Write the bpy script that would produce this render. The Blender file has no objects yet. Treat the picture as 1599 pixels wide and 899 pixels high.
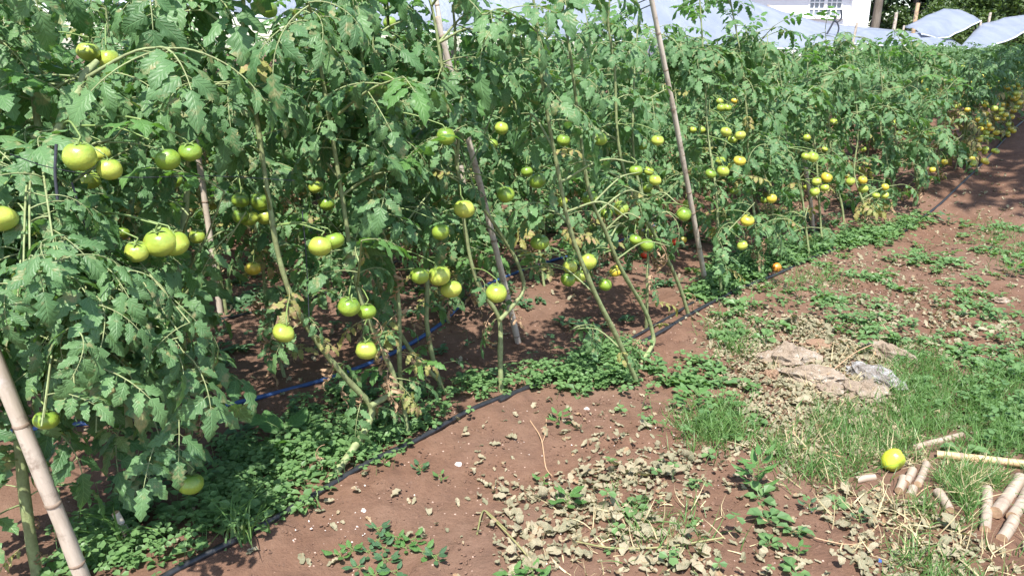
import bpy, math, random
import numpy as np
from mathutils import Vector, Matrix, noise

# ------------------------------------------------------------------ camera, light, exposure
SC = bpy.context.scene
COL = SC.collection
rnd = random.Random(11)
F, PITCH, CAMH = 1185.0, math.radians(17.5), 1.45        # focal length in photo pixels, tilt down, eye height
cam = bpy.data.cameras.new('camera')
cam.sensor_width = 36.0
cam.lens = 36.0 * F / 1599.0
cam.clip_start, cam.clip_end = 0.05, 600
co = bpy.data.objects.new('camera', cam)
COL.objects.link(co)
co.location = (0, 0, CAMH)
co.rotation_euler = (math.pi / 2 - PITCH, 0, 0)
SC.camera = co

SUN = Vector((-0.03, -0.54, 1.0)).normalized()           # direction towards the sun
W = bpy.data.worlds.new('World')
SC.world = W
W.use_nodes = True
wn = W.node_tree
sky = wn.nodes.new('ShaderNodeTexSky')
sky.sky_type = 'NISHITA'
sky.sun_disc = False
sky.sun_elevation = math.asin(SUN.z)
sky.sun_rotation = math.atan2(SUN.x, SUN.y)
wn.links.new(sky.outputs[0], wn.nodes['Background'].inputs[0])
wn.nodes['Background'].inputs[1].default_value = 0.15
sl = bpy.data.lights.new('sun', 'SUN')
sl.energy = 5.0
sl.angle = math.radians(0.6)
sl.color = (1.0, 0.96, 0.89)
so = bpy.data.objects.new('sun', sl)
COL.objects.link(so)
so.rotation_euler = SUN.to_track_quat('Z', 'Y').to_euler()
SC.view_settings.view_transform = 'Standard'
SC.view_settings.look = 'None'
SC.view_settings.exposure = 1.06
SC.view_settings.gamma = 1
SC.cycles.use_denoising = True
SC.cycles.max_bounces = 8
SC.cycles.transparent_max_bounces = 12

# ------------------------------------------------------------------ layout helpers
SV = Vector((0.683, 0.730, 0)).normalized()              # along the planted rows
NV = Vector((SV.y, -SV.x, 0))                            # across the rows, towards the camera side

def sn(s, n, z=0.0):
    p = SV * s + NV * n
    return Vector((p.x, p.y, z))

def ray(x, y):
    u, v = (x - 799.5) / F, -(y - 449.5) / F
    return Vector((u, math.cos(PITCH) + v * math.sin(PITCH), -math.sin(PITCH) + v * math.cos(PITCH)))

def ground_at(x, y, z=0.0):
    d = ray(x, y)
    t = (z - CAMH) / d.z
    p = Vector((0, 0, CAMH)) + d * t
    return Vector((p.x, p.y, 0))

def plane_at(x, y, n):
    d = ray(x, y)
    t = n / d.dot(NV)
    return Vector((0, 0, CAMH)) + d * t

def project(p):
    q = Vector(p) - Vector((0, 0, CAMH))
    f = Vector((0, math.cos(PITCH), -math.sin(PITCH)))
    up = Vector((0, math.sin(PITCH), math.cos(PITCH)))
    dz = q.dot(f)
    if dz < 0.05:
        return (-9999, -9999, dz)
    return (799.5 + F * q.x / dz, 449.5 - F * q.dot(up) / dz, dz)

def smooth(a, b, t):
    t = min(1, max(0, (t - a) / (b - a)))
    return t * t * (3 - 2 * t)

def height(x, y):
    n = x * NV.x + y * NV.y
    s = x * SV.x + y * SV.y
    h = 0.0
    if -6 < n < -1.5:
        ph = (n + 2.05) / 0.95
        h += 0.02 * math.cos(2 * math.pi * ph)
    d = math.hypot(x, y)
    if d < 14:
        k = 1 - smooth(9, 14, d)
        h += k * (0.035 * noise.noise((x * 0.9, y * 0.9, 1.3)) + 0.018 * noise.noise((x * 3.1, y * 3.1, 4.0)))
    h += 0.64 * smooth(7.1, 11.6, s) * smooth(-9, -6, n)
    if n > -1.5:
        h += 0.09 * smooth(-0.9, 0.3, n) * smooth(1.0, 2.6, s)
    return h

def micro(x, y):
    return (0.014 * noise.noise((x * 9, y * 9, 2)) + 0.009 * noise.noise((x * 24, y * 24, 7))
            + 0.008 * max(0, noise.noise((x * 55, y * 55, 3))))

def gp(x, y, dz=0.0):
    """Photo pixel to a point lying on the soil."""
    p = ground_at(x, y)
    for _ in range(3):
        h = height(p.x, p.y)
        p = ground_at(x, y, h)
    return Vector((p.x, p.y, height(p.x, p.y) + dz))

# ------------------------------------------------------------------ materials
def mat(name):
    m = bpy.data.materials.new(name)
    m.use_nodes = True
    nt = m.node_tree
    return m, nt, nt.nodes['Principled BSDF'], nt.nodes['Material Output']

def N(nt, t, **kw):
    n = nt.nodes.new(t)
    for k, v in kw.items():
        setattr(n, k, v)
    return n

def ramp(nt, src, stops):
    r = N(nt, 'ShaderNodeValToRGB')
    e = r.color_ramp.elements
    while len(e) < len(stops):
        e.new(0.5)
    for i, (p, c) in enumerate(stops):
        e[i].position = p
        e[i].color = (*c, 1) if len(c) == 3 else c
    nt.links.new(src, r.inputs[0])
    return r.outputs[0]

def nz(nt, scale, detail=4, rough=0.6, coord='Object', vec=None):
    t = N(nt, 'ShaderNodeTexNoise')
    t.inputs['Scale'].default_value = scale
    t.inputs['Detail'].default_value = detail
    t.inputs['Roughness'].default_value = rough
    if vec is None:
        tc = N(nt, 'ShaderNodeTexCoord')
        vec = tc.outputs[coord]
    nt.links.new(vec, t.inputs['Vector'])
    return t.outputs['Fac']

def mixc(nt, fac, a, b, mode='MIX'):
    m = N(nt, 'ShaderNodeMix', data_type='RGBA', blend_type=mode)
    for sock, v in ((m.inputs[0], fac), (m.inputs[6], a), (m.inputs[7], b)):
        if hasattr(v, 'is_linked'):
            nt.links.new(v, sock)
        else:
            sock.default_value = v if not isinstance(v, tuple) else ((*v, 1) if len(v) == 3 else v)
    return m.outputs[2]

def math_n(nt, op, a, b=None):
    m = N(nt, 'ShaderNodeMath', operation=op)
    for i, v in enumerate((a, b)):
        if v is None:
            continue
        if hasattr(v, 'is_linked'):
            nt.links.new(v, m.inputs[i])
        else:
            m.inputs[i].default_value = v
    return m.outputs[0]

def bump(nt, h, strength, dist, bsdf):
    b = N(nt, 'ShaderNodeBump')
    b.inputs['Strength'].default_value = strength
    b.inputs['Distance'].default_value = dist
    nt.links.new(h, b.inputs['Height'])
    nt.links.new(b.outputs[0], bsdf.inputs['Normal'])
    return b

def leaf_mat(name, c1, c2, blotch, blotch_lo, blotch_hi, trans=0.3, island=False, rough=0.48, veins=True, vein_c=None):
    m, nt, b, out = mat(name)
    if island:
        g = N(nt, 'ShaderNodeNewGeometry')
        r = g.outputs['Random Per Island']
    else:
        o = N(nt, 'ShaderNodeObjectInfo')
        r = o.outputs['Random']
    base = ramp(nt, r, [(0.0, c1), (1.0, c2)])
    n1 = nz(nt, 14, 3)
    base = mixc(nt, math_n(nt, 'MULTIPLY', n1, 0.5), base, tuple(v * 1.45 for v in c2))
    hgt = n1
    if veins:
        uv = N(nt, 'ShaderNodeUVMap')
        sep = N(nt, 'ShaderNodeSeparateXYZ')
        nt.links.new(uv.outputs[0], sep.inputs[0])
        au = math_n(nt, 'ABSOLUTE', math_n(nt, 'SUBTRACT', sep.outputs[0], 0.5))
        ph = math_n(nt, 'SUBTRACT', sep.outputs[1], math_n(nt, 'MULTIPLY', au, 0.55))
        lat = math_n(nt, 'SINE', math_n(nt, 'MULTIPLY', ph, 44.0))
        latm = ramp(nt, lat, [(0.86, (0, 0, 0)), (1.0, (1, 1, 1))])
        mid = ramp(nt, au, [(0.0, (1, 1, 1)), (0.045, (0, 0, 0))])
        vm = math_n(nt, 'MAXIMUM', latm, mid)
        base = mixc(nt, math_n(nt, 'MULTIPLY', vm, 0.38), base, vein_c or tuple(min(1, v * 2.0 + 0.03) for v in c2))
        hgt = math_n(nt, 'ADD', math_n(nt, 'MULTIPLY', lat, 0.25), math_n(nt, 'SUBTRACT', n1, vm))
    # dry blotches, a different pattern on every leaf
    tc = N(nt, 'ShaderNodeTexCoord')
    ad = N(nt, 'ShaderNodeVectorMath', operation='ADD')
    sc = N(nt, 'ShaderNodeVectorMath', operation='SCALE')
    cx = N(nt, 'ShaderNodeCombineXYZ')
    for i in range(3):
        nt.links.new(r, cx.inputs[i])
    nt.links.new(cx.outputs[0], sc.inputs[0])
    sc.inputs['Scale'].default_value = 37.0
    nt.links.new(tc.outputs['Object'], ad.inputs[0])
    nt.links.new(sc.outputs[0], ad.inputs[1])
    bl = nz(nt, 17, 4, 0.65, vec=ad.outputs[0])
    msk = ramp(nt, bl, [(blotch_lo, (0, 0, 0)), (blotch_hi, (1, 1, 1))])
    base = mixc(nt, msk, base, blotch)
    nt.links.new(base, b.inputs['Base Color'])
    b.inputs['Roughness'].default_value = rough
    b.inputs['Specular IOR Level'].default_value = 0.45
    bump(nt, hgt, 0.45, 0.004, b)
    tr = N(nt, 'ShaderNodeBsdfTranslucent')
    tcol = mixc(nt, 1.0, base, (1.35, 1.5, 0.6, 1), 'MULTIPLY')
    nt.links.new(tcol, tr.inputs[0])
    mx = N(nt, 'ShaderNodeMixShader')
    mx.inputs[0].default_value = trans
    nt.links.new(b.outputs[0], mx.inputs[1])
    nt.links.new(tr.outputs[0], mx.inputs[2])
    nt.links.new(mx.outputs[0], out.inputs[0])
    return m

BROWN = (0.30, 0.20, 0.11)
M = {}
M['leaf'] = leaf_mat('tomato_leaf_green', (0.046, 0.116, 0.044), (0.112, 0.208, 0.080), (0.34, 0.30, 0.15), 0.57, 0.72, 0.30)
M['young'] = leaf_mat('tomato_leaf_young', (0.07, 0.17, 0.045), (0.11, 0.22, 0.06), (0.2, 0.22, 0.06), 0.72, 0.85, 0.4)
M['yellow'] = leaf_mat('tomato_leaf_yellowing', (0.15, 0.19, 0.06), (0.27, 0.26, 0.08), (0.33, 0.22, 0.12), 0.50, 0.62)
M['dry'] = leaf_mat('tomato_leaf_dry', (0.24, 0.15, 0.09), (0.40, 0.27, 0.17), (0.17, 0.10, 0.06), 0.5, 0.7, 0.2, rough=0.8)
M['far'] = leaf_mat('far_foliage', (0.048, 0.11, 0.042), (0.11, 0.195, 0.07), (0.24, 0.22, 0.08), 0.66, 0.78, island=True, veins=False)
M['farlow'] = leaf_mat('far_foliage_yellowing', (0.10, 0.14, 0.045), (0.26, 0.23, 0.09), (0.30, 0.20, 0.10), 0.5, 0.65, island=True, veins=False)
M['weed'] = leaf_mat('weed_leaf', (0.06, 0.13, 0.048), (0.135, 0.235, 0.085), (0.2, 0.24, 0.06), 0.72, 0.85, 0.35, island=True, veins=False)
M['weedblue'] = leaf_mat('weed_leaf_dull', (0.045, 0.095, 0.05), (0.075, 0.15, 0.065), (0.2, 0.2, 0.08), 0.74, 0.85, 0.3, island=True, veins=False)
M['grass'] = leaf_mat('grass_blade', (0.06, 0.13, 0.035), (0.12, 0.22, 0.065), (0.26, 0.24, 0.11), 0.60, 0.75, 0.35, island=True, veins=False)
M['straw'] = leaf_mat('straw', (0.34, 0.27, 0.15), (0.50, 0.42, 0.26), (0.24, 0.18, 0.10), 0.6, 0.8, 0.2, island=True, veins=False, rough=0.8)
M['litter'] = leaf_mat('dried_leaf', (0.10, 0.115, 0.062), (0.31, 0.27, 0.185), (0.30, 0.19, 0.11), 0.54, 0.66, 0.2, island=True, veins=False, rough=0.8)
M['litter1'] = leaf_mat('dried_leaf_single', (0.11, 0.13, 0.072), (0.33, 0.285, 0.20), (0.30, 0.20, 0.12), 0.54, 0.68, 0.2, rough=0.8)
M['tree'] = leaf_mat('tree_foliage', (0.022, 0.048, 0.022), (0.05, 0.09, 0.035), (0.06, 0.08, 0.03), 0.7, 0.85, 0.25, island=True, veins=False)
M['bush'] = leaf_mat('bush_foliage', (0.04, 0.075, 0.022), (0.085, 0.13, 0.04), (0.12, 0.13, 0.05), 0.65, 0.8, 0.3, island=True, veins=False)

def simple(name, c1, c2, scale, rough=0.7, bs=0.3, bd=0.003, detail=5, stretch=None, spec=0.5):
    m, nt, b, out = mat(name)
    vec = None
    if stretch:
        tc = N(nt, 'ShaderNodeTexCoord')
        mp = N(nt, 'ShaderNodeMapping')
        mp.inputs['Scale'].default_value = stretch
        nt.links.new(tc.outputs['Object'], mp.inputs[0])
        vec = mp.outputs[0]
    n1 = nz(nt, scale, detail, 0.62, vec=vec)
    nt.links.new(ramp(nt, n1, [(0.3, c1), (0.7, c2)]), b.inputs['Base Color'])
    b.inputs['Roughness'].default_value = rough
    b.inputs['Specular IOR Level'].default_value = spec
    bump(nt, n1, bs, bd, b)
    return m

M['stem'] = simple('tomato_stem', (0.14, 0.15, 0.065), (0.26, 0.32, 0.14), 38, 0.7, 0.7, 0.004, 7)
M['stem_old'] = simple('woody_stem', (0.17, 0.19, 0.07), (0.30, 0.26, 0.13), 24, 0.65, 0.4, 0.003)
M['stalk'] = simple('fruit_stalk', (0.13, 0.2, 0.055), (0.2, 0.27, 0.09), 40, 0.55)
M['bark'] = simple('tree_bark', (0.10, 0.08, 0.065), (0.22, 0.19, 0.16), 9, 0.9, 0.8, 0.03, stretch=(1, 1, 0.2))
M['hose_black'] = simple('black_hose', (0.012, 0.013, 0.016), (0.03, 0.031, 0.034), 40, 0.38, 0.1, 0.001)
M['hose_blue'] = simple('blue_hose', (0.018, 0.05, 0.15), (0.04, 0.09, 0.24), 18, 0.45, 0.1, 0.001)
M['twine'] = simple('dark_twine', (0.02, 0.022, 0.03), (0.05, 0.055, 0.07), 60, 0.5)
M['wood'] = simple('cut_wood_face', (0.27, 0.165, 0.10), (0.46, 0.31, 0.19), 45, 0.8)
M['straw_twig'] = simple('dry_twig', (0.32, 0.19, 0.11), (0.46, 0.31, 0.19), 30, 0.8)
M['wall'] = simple('white_plaster', (0.74, 0.75, 0.79), (0.82, 0.82, 0.85), 4, 0.8, 0.1, 0.004)
M['frame'] = simple('white_window_frame', (0.78, 0.78, 0.80), (0.84, 0.84, 0.85), 8, 0.5)
M['roof'] = simple('grey_roof_sheet', (0.22, 0.22, 0.24), (0.32, 0.32, 0.33), 3, 0.6)
M['pebble'] = simple('pale_pebble', (0.42, 0.34, 0.30), (0.72, 0.66, 0.62), 30, 0.8, 0.3, 0.002)
M['bluebit'] = simple('blue_plastic', (0.05, 0.14, 0.5), (0.09, 0.2, 0.6), 20, 0.4)
M['clod'] = simple('soil_clod', (0.108, 0.062, 0.044), (0.185, 0.113, 0.080), 40, 0.95, 0.6, 0.004, spec=0.15)

def glass():
    m, nt, b, out = mat('window_glass')
    b.inputs['Base Color'].default_value = (0.20, 0.23, 0.28, 1)
    b.inputs['Roughness'].default_value = 0.08
    return m
M['glass'] = glass()

def bamboo(name, c1, c2):
    m, nt, b, out = mat(name)
    tc = N(nt, 'ShaderNodeTexCoord')
    mp = N(nt, 'ShaderNodeMapping')
    mp.inputs['Scale'].default_value = (30, 30, 5)
    nt.links.new(tc.outputs['Object'], mp.inputs[0])
    n1 = nz(nt, 1.0, 6, 0.65, vec=mp.outputs[0])
    n2 = nz(nt, 9.0, 5, 0.7)
    c = ramp(nt, n1, [(0.32, c1), (0.66, c2)])
    c = mixc(nt, ramp(nt, n2, [(0.52, (0, 0, 0)), (0.68, (1, 1, 1))]), c, (0.17, 0.115, 0.085))
    c = mixc(nt, ramp(nt, n2, [(0.28, (1, 1, 1)), (0.40, (0, 0, 0))]), c, (0.56, 0.50, 0.46))
    nt.links.new(c, b.inputs['Base Color'])
    b.inputs['Roughness'].default_value = 0.6
    bump(nt, n1, 0.35, 0.003, b)
    return m
M['bamboo'] = bamboo('weathered_bamboo', (0.39, 0.32, 0.25), (0.60, 0.52, 0.44))
M['logwood'] = bamboo('grey_tan_log_bark', (0.27, 0.205, 0.155), (0.41, 0.33, 0.265))
M['bamboo_new'] = bamboo('tan_bamboo', (0.42, 0.28, 0.15), (0.58, 0.42, 0.25))
M['node'] = simple('bamboo_node', (0.20, 0.14, 0.10), (0.34, 0.26, 0.20), 30, 0.7)

def tomato_mat(name, c1, c2, shoulder):
    m, nt, b, out = mat(name)
    o = N(nt, 'ShaderNodeObjectInfo')
    base = ramp(nt, o.outputs['Random'], [(0, c1), (1, c2)])
    tc = N(nt, 'ShaderNodeTexCoord')
    sep = N(nt, 'ShaderNodeSeparateXYZ')
    nt.links.new(tc.outputs['Object'], sep.inputs[0])
    n1 = nz(nt, 2.2, 3)
    sh = ramp(nt, math_n(nt, 'ADD', sep.outputs[2], math_n(nt, 'MULTIPLY', n1, 0.7)), [(0.55, (0, 0, 0)), (1.15, (1, 1, 1))])
    base = mixc(nt, math_n(nt, 'MULTIPLY', sh, 0.9), base, shoulder)
    sp = nz(nt, 4.5, 6, 0.75)
    base = mixc(nt, ramp(nt, sp, [(0.66, (0, 0, 0)), (0.74, (0.75, 0.75, 0.75))]), base, (0.30, 0.24, 0.10))
    nt.links.new(base, b.inputs['Base Color'])
    b.inputs['Roughness'].default_value = 0.33
    b.inputs['Coat Weight'].default_value = 0.12
    b.inputs['Coat Roughness'].default_value = 0.15
    b.inputs['Subsurface Weight'].default_value = 0.12
    b.inputs['Subsurface Scale'].default_value = 0.01
    bump(nt, nz(nt, 5, 3), 0.12, 0.02, b)
    return m
M['t_green'] = tomato_mat('tomato_green', (0.20, 0.30, 0.035), (0.27, 0.37, 0.05), (0.11, 0.20, 0.03))
M['t_pale'] = tomato_mat('tomato_pale_green', (0.34, 0.41, 0.06), (0.42, 0.46, 0.08), (0.20, 0.30, 0.045))
M['t_yellow'] = tomato_mat('tomato_turning_yellow', (0.52, 0.44, 0.055), (0.58, 0.40, 0.045), (0.36, 0.38, 0.06))
M['t_lime'] = tomato_mat('tomato_lime', (0.46, 0.51, 0.04), (0.46, 0.51, 0.04), (0.34, 0.44, 0.05))
M['t_orange'] = tomato_mat('tomato_orange', (0.62, 0.20, 0.025), (0.66, 0.23, 0.03), (0.55, 0.25, 0.04))
M['t_red'] = tomato_mat('tomato_red', (0.48, 0.035, 0.015), (0.55, 0.06, 0.02), (0.5, 0.12, 0.03))

def soil():
    m, nt, b, out = mat('red_brown_soil')
    big = nz(nt, 0.9, 5, 0.6)
    mid = nz(nt, 9, 6, 0.7)
    fine = nz(nt, 70, 5, 0.7)
    c = ramp(nt, mid, [(0.28, (0.102, 0.059, 0.042)), (0.5, (0.158, 0.091, 0.061)), (0.74, (0.21, 0.129, 0.089))])
    c = mixc(nt, ramp(nt, big, [(0.4, (0, 0, 0)), (0.68, (0.7, 0.7, 0.7))]), c, (0.195, 0.132, 0.100))
    c = mixc(nt, math_n(nt, 'MULTIPLY', fine, 0.55), c, (0.085, 0.042, 0.028))
    vo = N(nt, 'ShaderNodeTexVoronoi')
    vo.inputs['Scale'].default_value = 85
    tc = N(nt, 'ShaderNodeTexCoord')
    nt.links.new(tc.outputs['Object'], vo.inputs['Vector'])
    vsep = N(nt, 'ShaderNodeSeparateColor')
    nt.links.new(vo.outputs['Color'], vsep.inputs[0])
    pick = ramp(nt, vsep.outputs[0], [(0.955, (0, 0, 0)), (0.965, (1, 1, 1))])
    near = ramp(nt, vo.outputs['Distance'], [(0.22, (1, 1, 1)), (0.32, (0, 0, 0))])
    c = mixc(nt, math_n(nt, 'MULTIPLY', pick, near), c, (0.46, 0.33, 0.27))
    nt.links.new(c, b.inputs['Base Color'])
    b.inputs['Roughness'].default_value = 0.95
    b.inputs['Specular IOR Level'].default_value = 0.12
    hsum = math_n(nt, 'ADD', math_n(nt, 'MULTIPLY', mid, 1.0), math_n(nt, 'MULTIPLY', fine, 0.45))
    bump(nt, hsum, 0.8, 0.02, b)
    return m
M['soil'] = soil()

def rock(name, c1, c2, lichen, lo, hi):
    m, nt, b, out = mat(name)
    n1 = nz(nt, 8, 8, 0.7)
    n2 = nz(nt, 20, 6, 0.75)
    c = ramp(nt, n1, [(0.3, c1), (0.7, c2)])
    c = mixc(nt, ramp(nt, n2, [(lo, (0, 0, 0)), (hi, (1, 1, 1))]), c, lichen)
    nt.links.new(c, b.inputs['Base Color'])
    b.inputs['Roughness'].default_value = 0.9
    bump(nt, math_n(nt, 'ADD', n1, n2), 1.0, 0.03, b)
    return m
M['rock_tan'] = rock('tan_rock', (0.24, 0.175, 0.12), (0.40, 0.32, 0.245), (0.46, 0.43, 0.38), 0.55, 0.68)
M['rock_orange'] = rock('orange_rock', (0.25, 0.145, 0.09), (0.35, 0.23, 0.15), (0.19, 0.12, 0.08), 0.6, 0.75)
M['rock_white'] = rock('lichen_rock', (0.19, 0.16, 0.14), (0.32, 0.29, 0.26), (0.42, 0.42, 0.42), 0.50, 0.58)

def film():
    m, nt, b, out = mat('translucent_plastic_film')
    n1 = nz(nt, 1.6, 5, 0.6)
    c = ramp(nt, n1, [(0.3, (0.33, 0.375, 0.46)), (0.7, (0.45, 0.49, 0.59))])  # blue-grey tint puts the reflected sky into the film's own colour
    nt.links.new(c, b.inputs['Base Color'])
    b.inputs['Roughness'].default_value = 0.32
    bump(nt, nz(nt, 4.5, 6, 0.7), 0.6, 0.08, b)
    tr = N(nt, 'ShaderNodeBsdfTranslucent')
    nt.links.new(c, tr.inputs[0])
    mx = N(nt, 'ShaderNodeMixShader')
    mx.inputs[0].default_value = 0.35
    nt.links.new(b.outputs[0], mx.inputs[1])
    nt.links.new(tr.outputs[0], mx.inputs[2])
    tp = N(nt, 'ShaderNodeBsdfTransparent')
    m2 = N(nt, 'ShaderNodeMixShader')
    m2.inputs[0].default_value = 0.16
    nt.links.new(mx.outputs[0], m2.inputs[1])
    nt.links.new(tp.outputs[0], m2.inputs[2])
    nt.links.new(m2.outputs[0], out.inputs[0])
    return m
M['film'] = film()
M['hem'] = simple('folded_film_hem', (0.62, 0.66, 0.74), (0.74, 0.77, 0.84), 6, 0.4)

# ------------------------------------------------------------------ mesh helpers
class MB:
    def __init__(self):
        self.v, self.f, self.uv, self.mi = [], [], [], []
    def add(self, verts, faces, uvs=None, mi=0):
        o = len(self.v)
        self.v += [tuple(p) for p in verts]
        for f in faces:
            self.f.append(tuple(i + o for i in f))
            self.mi.append(mi)
            self.uv += [uvs[i] if uvs else (0.5, 0.2) for i in f]
    def mesh(self, name, mats, smoothf=True):
        me = bpy.data.meshes.new(name)
        me.from_pydata(self.v, [], self.f)
        ul = me.uv_layers.new(name='UVMap')
        ul.data.foreach_set('uv', np.array(self.uv, dtype=np.float32).ravel())
        for m in (mats if isinstance(mats, (list, tuple)) else [mats]):
            me.materials.append(m)
        me.polygons.foreach_set('material_index', self.mi)
        me.polygons.foreach_set('use_smooth', [smoothf] * len(self.f))
        me.update()
        return me

def link(name, data, parent=None, loc=None, mw=None):
    o = bpy.data.objects.new(name, data)
    COL.objects.link(o)
    if parent is not None:
        o.parent = parent
    if mw is not None:
        o.matrix_local = mw
    if loc is not None:
        o.location = loc
    return o

def tag(o, label=None, cat=None, group=None, kind=None):
    for k, v in (('label', label), ('category', cat), ('group', group), ('kind', kind)):
        if v:
            o[k] = v
    return o

def catmull(pts, per=5):
    P = [Vector(p) for p in pts]
    if len(P) < 3:
        return P
    P = [P[0] * 2 - P[1]] + P + [P[-1] * 2 - P[-2]]
    out = []
    for i in range(1, len(P) - 2):
        a, b, c, d = P[i - 1:i + 3]
        for k in range(per):
            t = k / per
            out.append(0.5 * ((2 * b) + (c - a) * t + (2 * a - 5 * b + 4 * c - d) * t * t + (3 * b - a - 3 * c + d) * t ** 3))
    out.append(P[-2])
    return out

def tube(mb, pts, r0, r1, sides=8, cap=True, jit=0.0, rng=rnd, mi=0, capmi=None):
    P = [Vector(p) for p in pts]
    n = len(P)
    V = []
    ref = None
    for i, p in enumerate(P):
        t = (P[min(i + 1, n - 1)] - P[max(i - 1, 0)])
        t = t.normalized() if t.length > 1e-9 else Vector((0, 0, 1))
        if ref is None:
            ref = t.orthogonal().normalized()
        ref = (ref - t * ref.dot(t))
        ref = ref.normalized() if ref.length > 1e-6 else t.orthogonal().normalized()
        b = t.cross(ref)
        k = i / max(1, n - 1)
        r = (r0[i] if isinstance(r0, list) else r0 + (r1 - r0) * k) * (1 + rng.uniform(-jit, jit))
        for j in range(sides):
            a = 2 * math.pi * j / sides
            V.append(p + (ref * math.cos(a) + b * math.sin(a)) * r)
    Fc = []
    for i in range(n - 1):
        for j in range(sides):
            j2 = (j + 1) % sides
            Fc.append((i * sides + j, i * sides + j2, (i + 1) * sides + j2, (i + 1) * sides + j))
    mb.add(V, Fc, None, mi)
    if cap:
        mb.add(V[:sides], [tuple(reversed(range(sides)))], None, mi if capmi is None else capmi)
        mb.add(V[-sides:], [tuple(range(sides))], None, mi if capmi is None else capmi)

def bulk(name, temps, items, mats, parent=None, smoothf=False):
    """One mesh out of many placed templates. temps: list of (verts Nx3, faces list of tuples of equal size)."""
    vs, loops, starts, totals = [], [], [], []
    off = 0
    lo = 0
    for ti, mtx in items:
        tv, tf = temps[ti]
        R = np.array(mtx.to_3x3(), dtype=np.float32)
        T = np.array(mtx.translation, dtype=np.float32)
        vs.append(tv @ R.T + T)
        loops.append(tf.ravel() + off)
        k = tf.shape[1]
        starts.append(np.arange(tf.shape[0]) * k + lo)
        totals.append(np.full(tf.shape[0], k))
        lo += tf.size
        off += len(tv)
    me = bpy.data.meshes.new(name)
    V = np.concatenate(vs)
    L = np.concatenate(loops).astype(np.int32)
    S = np.concatenate(starts).astype(np.int32)
    me.vertices.add(len(V))
    me.vertices.foreach_set('co', V.astype(np.float32).ravel())
    me.loops.add(len(L))
    me.loops.foreach_set('vertex_index', L)
    me.polygons.add(len(S))
    me.polygons.foreach_set('loop_start', S)
    me.polygons.foreach_set('use_smooth', [smoothf] * len(S))
    me.materials.append(mats)
    me.update(calc_edges=True)
    me.validate()
    return link(name, me, parent)

def tmpl(mb):
    return np.array(mb.v, dtype=np.float32), np.array(mb.f, dtype=np.int32)

def xf(loc, yaw=0, pitch=0, roll=0, scale=1.0):
    return (Matrix.Translation(loc) @ Matrix.Rotation(yaw, 4, 'Z') @ Matrix.Rotation(pitch, 4, 'X')
            @ Matrix.Rotation(roll, 4, 'Y') @ Matrix.Diagonal((scale, scale, scale, 1)))

# ------------------------------------------------------------------ ground
def axis(lo, a, b, hi, fine, coarse):
    xs = list(np.arange(a, b, fine))
    st, x = fine, b
    while x < hi:
        xs.append(x)
        st = min(coarse, st * 1.12)
        x += st
    xs.append(hi)
    st, x = fine, a - fine
    pre = []
    while x > lo:
        pre.append(x)
        st = min(coarse, st * 1.12)
        x -= st
    pre.append(lo)
    return pre[::-1] + xs

gx = axis(-160, -2.2, 4.2, 160, 0.022, 6)
gy = axis(-40, 1.55, 6.2, 260, 0.022, 6)
gv = []
for y in gy:
    for x in gx:
        near = -2.6 < x < 5.5 and 1.3 < y < 8.5
        gv.append((x, y, height(x, y) + (micro(x, y) if near else 0)))
nx = len(gx)
gf = [(j * nx + i, j * nx + i + 1, (j + 1) * nx + i + 1, (j + 1) * nx + i) for j in range(len(gy) - 1) for i in range(nx - 1)]
me = bpy.data.meshes.new('ground')
me.from_pydata(gv, [], gf)
me.polygons.foreach_set('use_smooth', [True] * len(gf))
me.materials.append(M['soil'])
ground = link('ground', me)
tag(ground, 'reddish brown field soil with crumbs and small stones', 'ground', kind='structure')

# ------------------------------------------------------------------ leaf shapes
def leaflet(mb, base, t, side, nrm, L, Wd, rng, curl, fold, K=9, wave=0.25, mi=0, lobes=0.28):
    t, side, nrm = t.normalized(), side.normalized(), nrm.normalized()
    V, U = [], []
    p = Vector(base)
    dirv, nv = t.copy(), nrm.copy()
    ph = rng.uniform(0, 6)
    for k in range(K + 1):
        v = k / K
        w = Wd * (v + 0.02) ** 0.5 * (1.02 - v) ** 0.72 * 1.25
        tooth = 1 + lobes * (1 if k % 2 else -1) * (1 - 0.5 * v)
        if k == 0:
            w, tooth = Wd * 0.06, 1
        for q, u in ((-1, 0.0), (-0.55, 0.22), (0, 0.5), (0.55, 0.78), (1, 1.0)):
            ww = w * (tooth if abs(q) == 1 else 1)
            lift = fold * abs(q) * w - (0.35 * w if abs(q) == 1 else 0) * (0.5 + 0.5 * math.sin(ph + v * 9 + q))
            wv = wave * w * math.sin(v * 11 + ph + q * 2) * abs(q)
            sweep = -0.12 * L / K * (1 if abs(q) == 1 and k % 2 else 0)
            V.append(p + side * (q * ww) + nv * (lift + wv) + dirv * sweep)
            U.append((u, v))
        ang = -curl / K * (0.5 + v)
        q4 = Matrix.Rotation(ang, 3, side)
        dirv = (q4 @ dirv).normalized()
        nv = (q4 @ nv).normalized()
        p = p + dirv * (L / K)
    Fc = []
    for k in range(K):
        for j in range(4):
            a = k * 5 + j
            Fc.append((a, a + 1, a + 6, a + 5))
    mb.add(V, Fc, U, mi)

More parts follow.
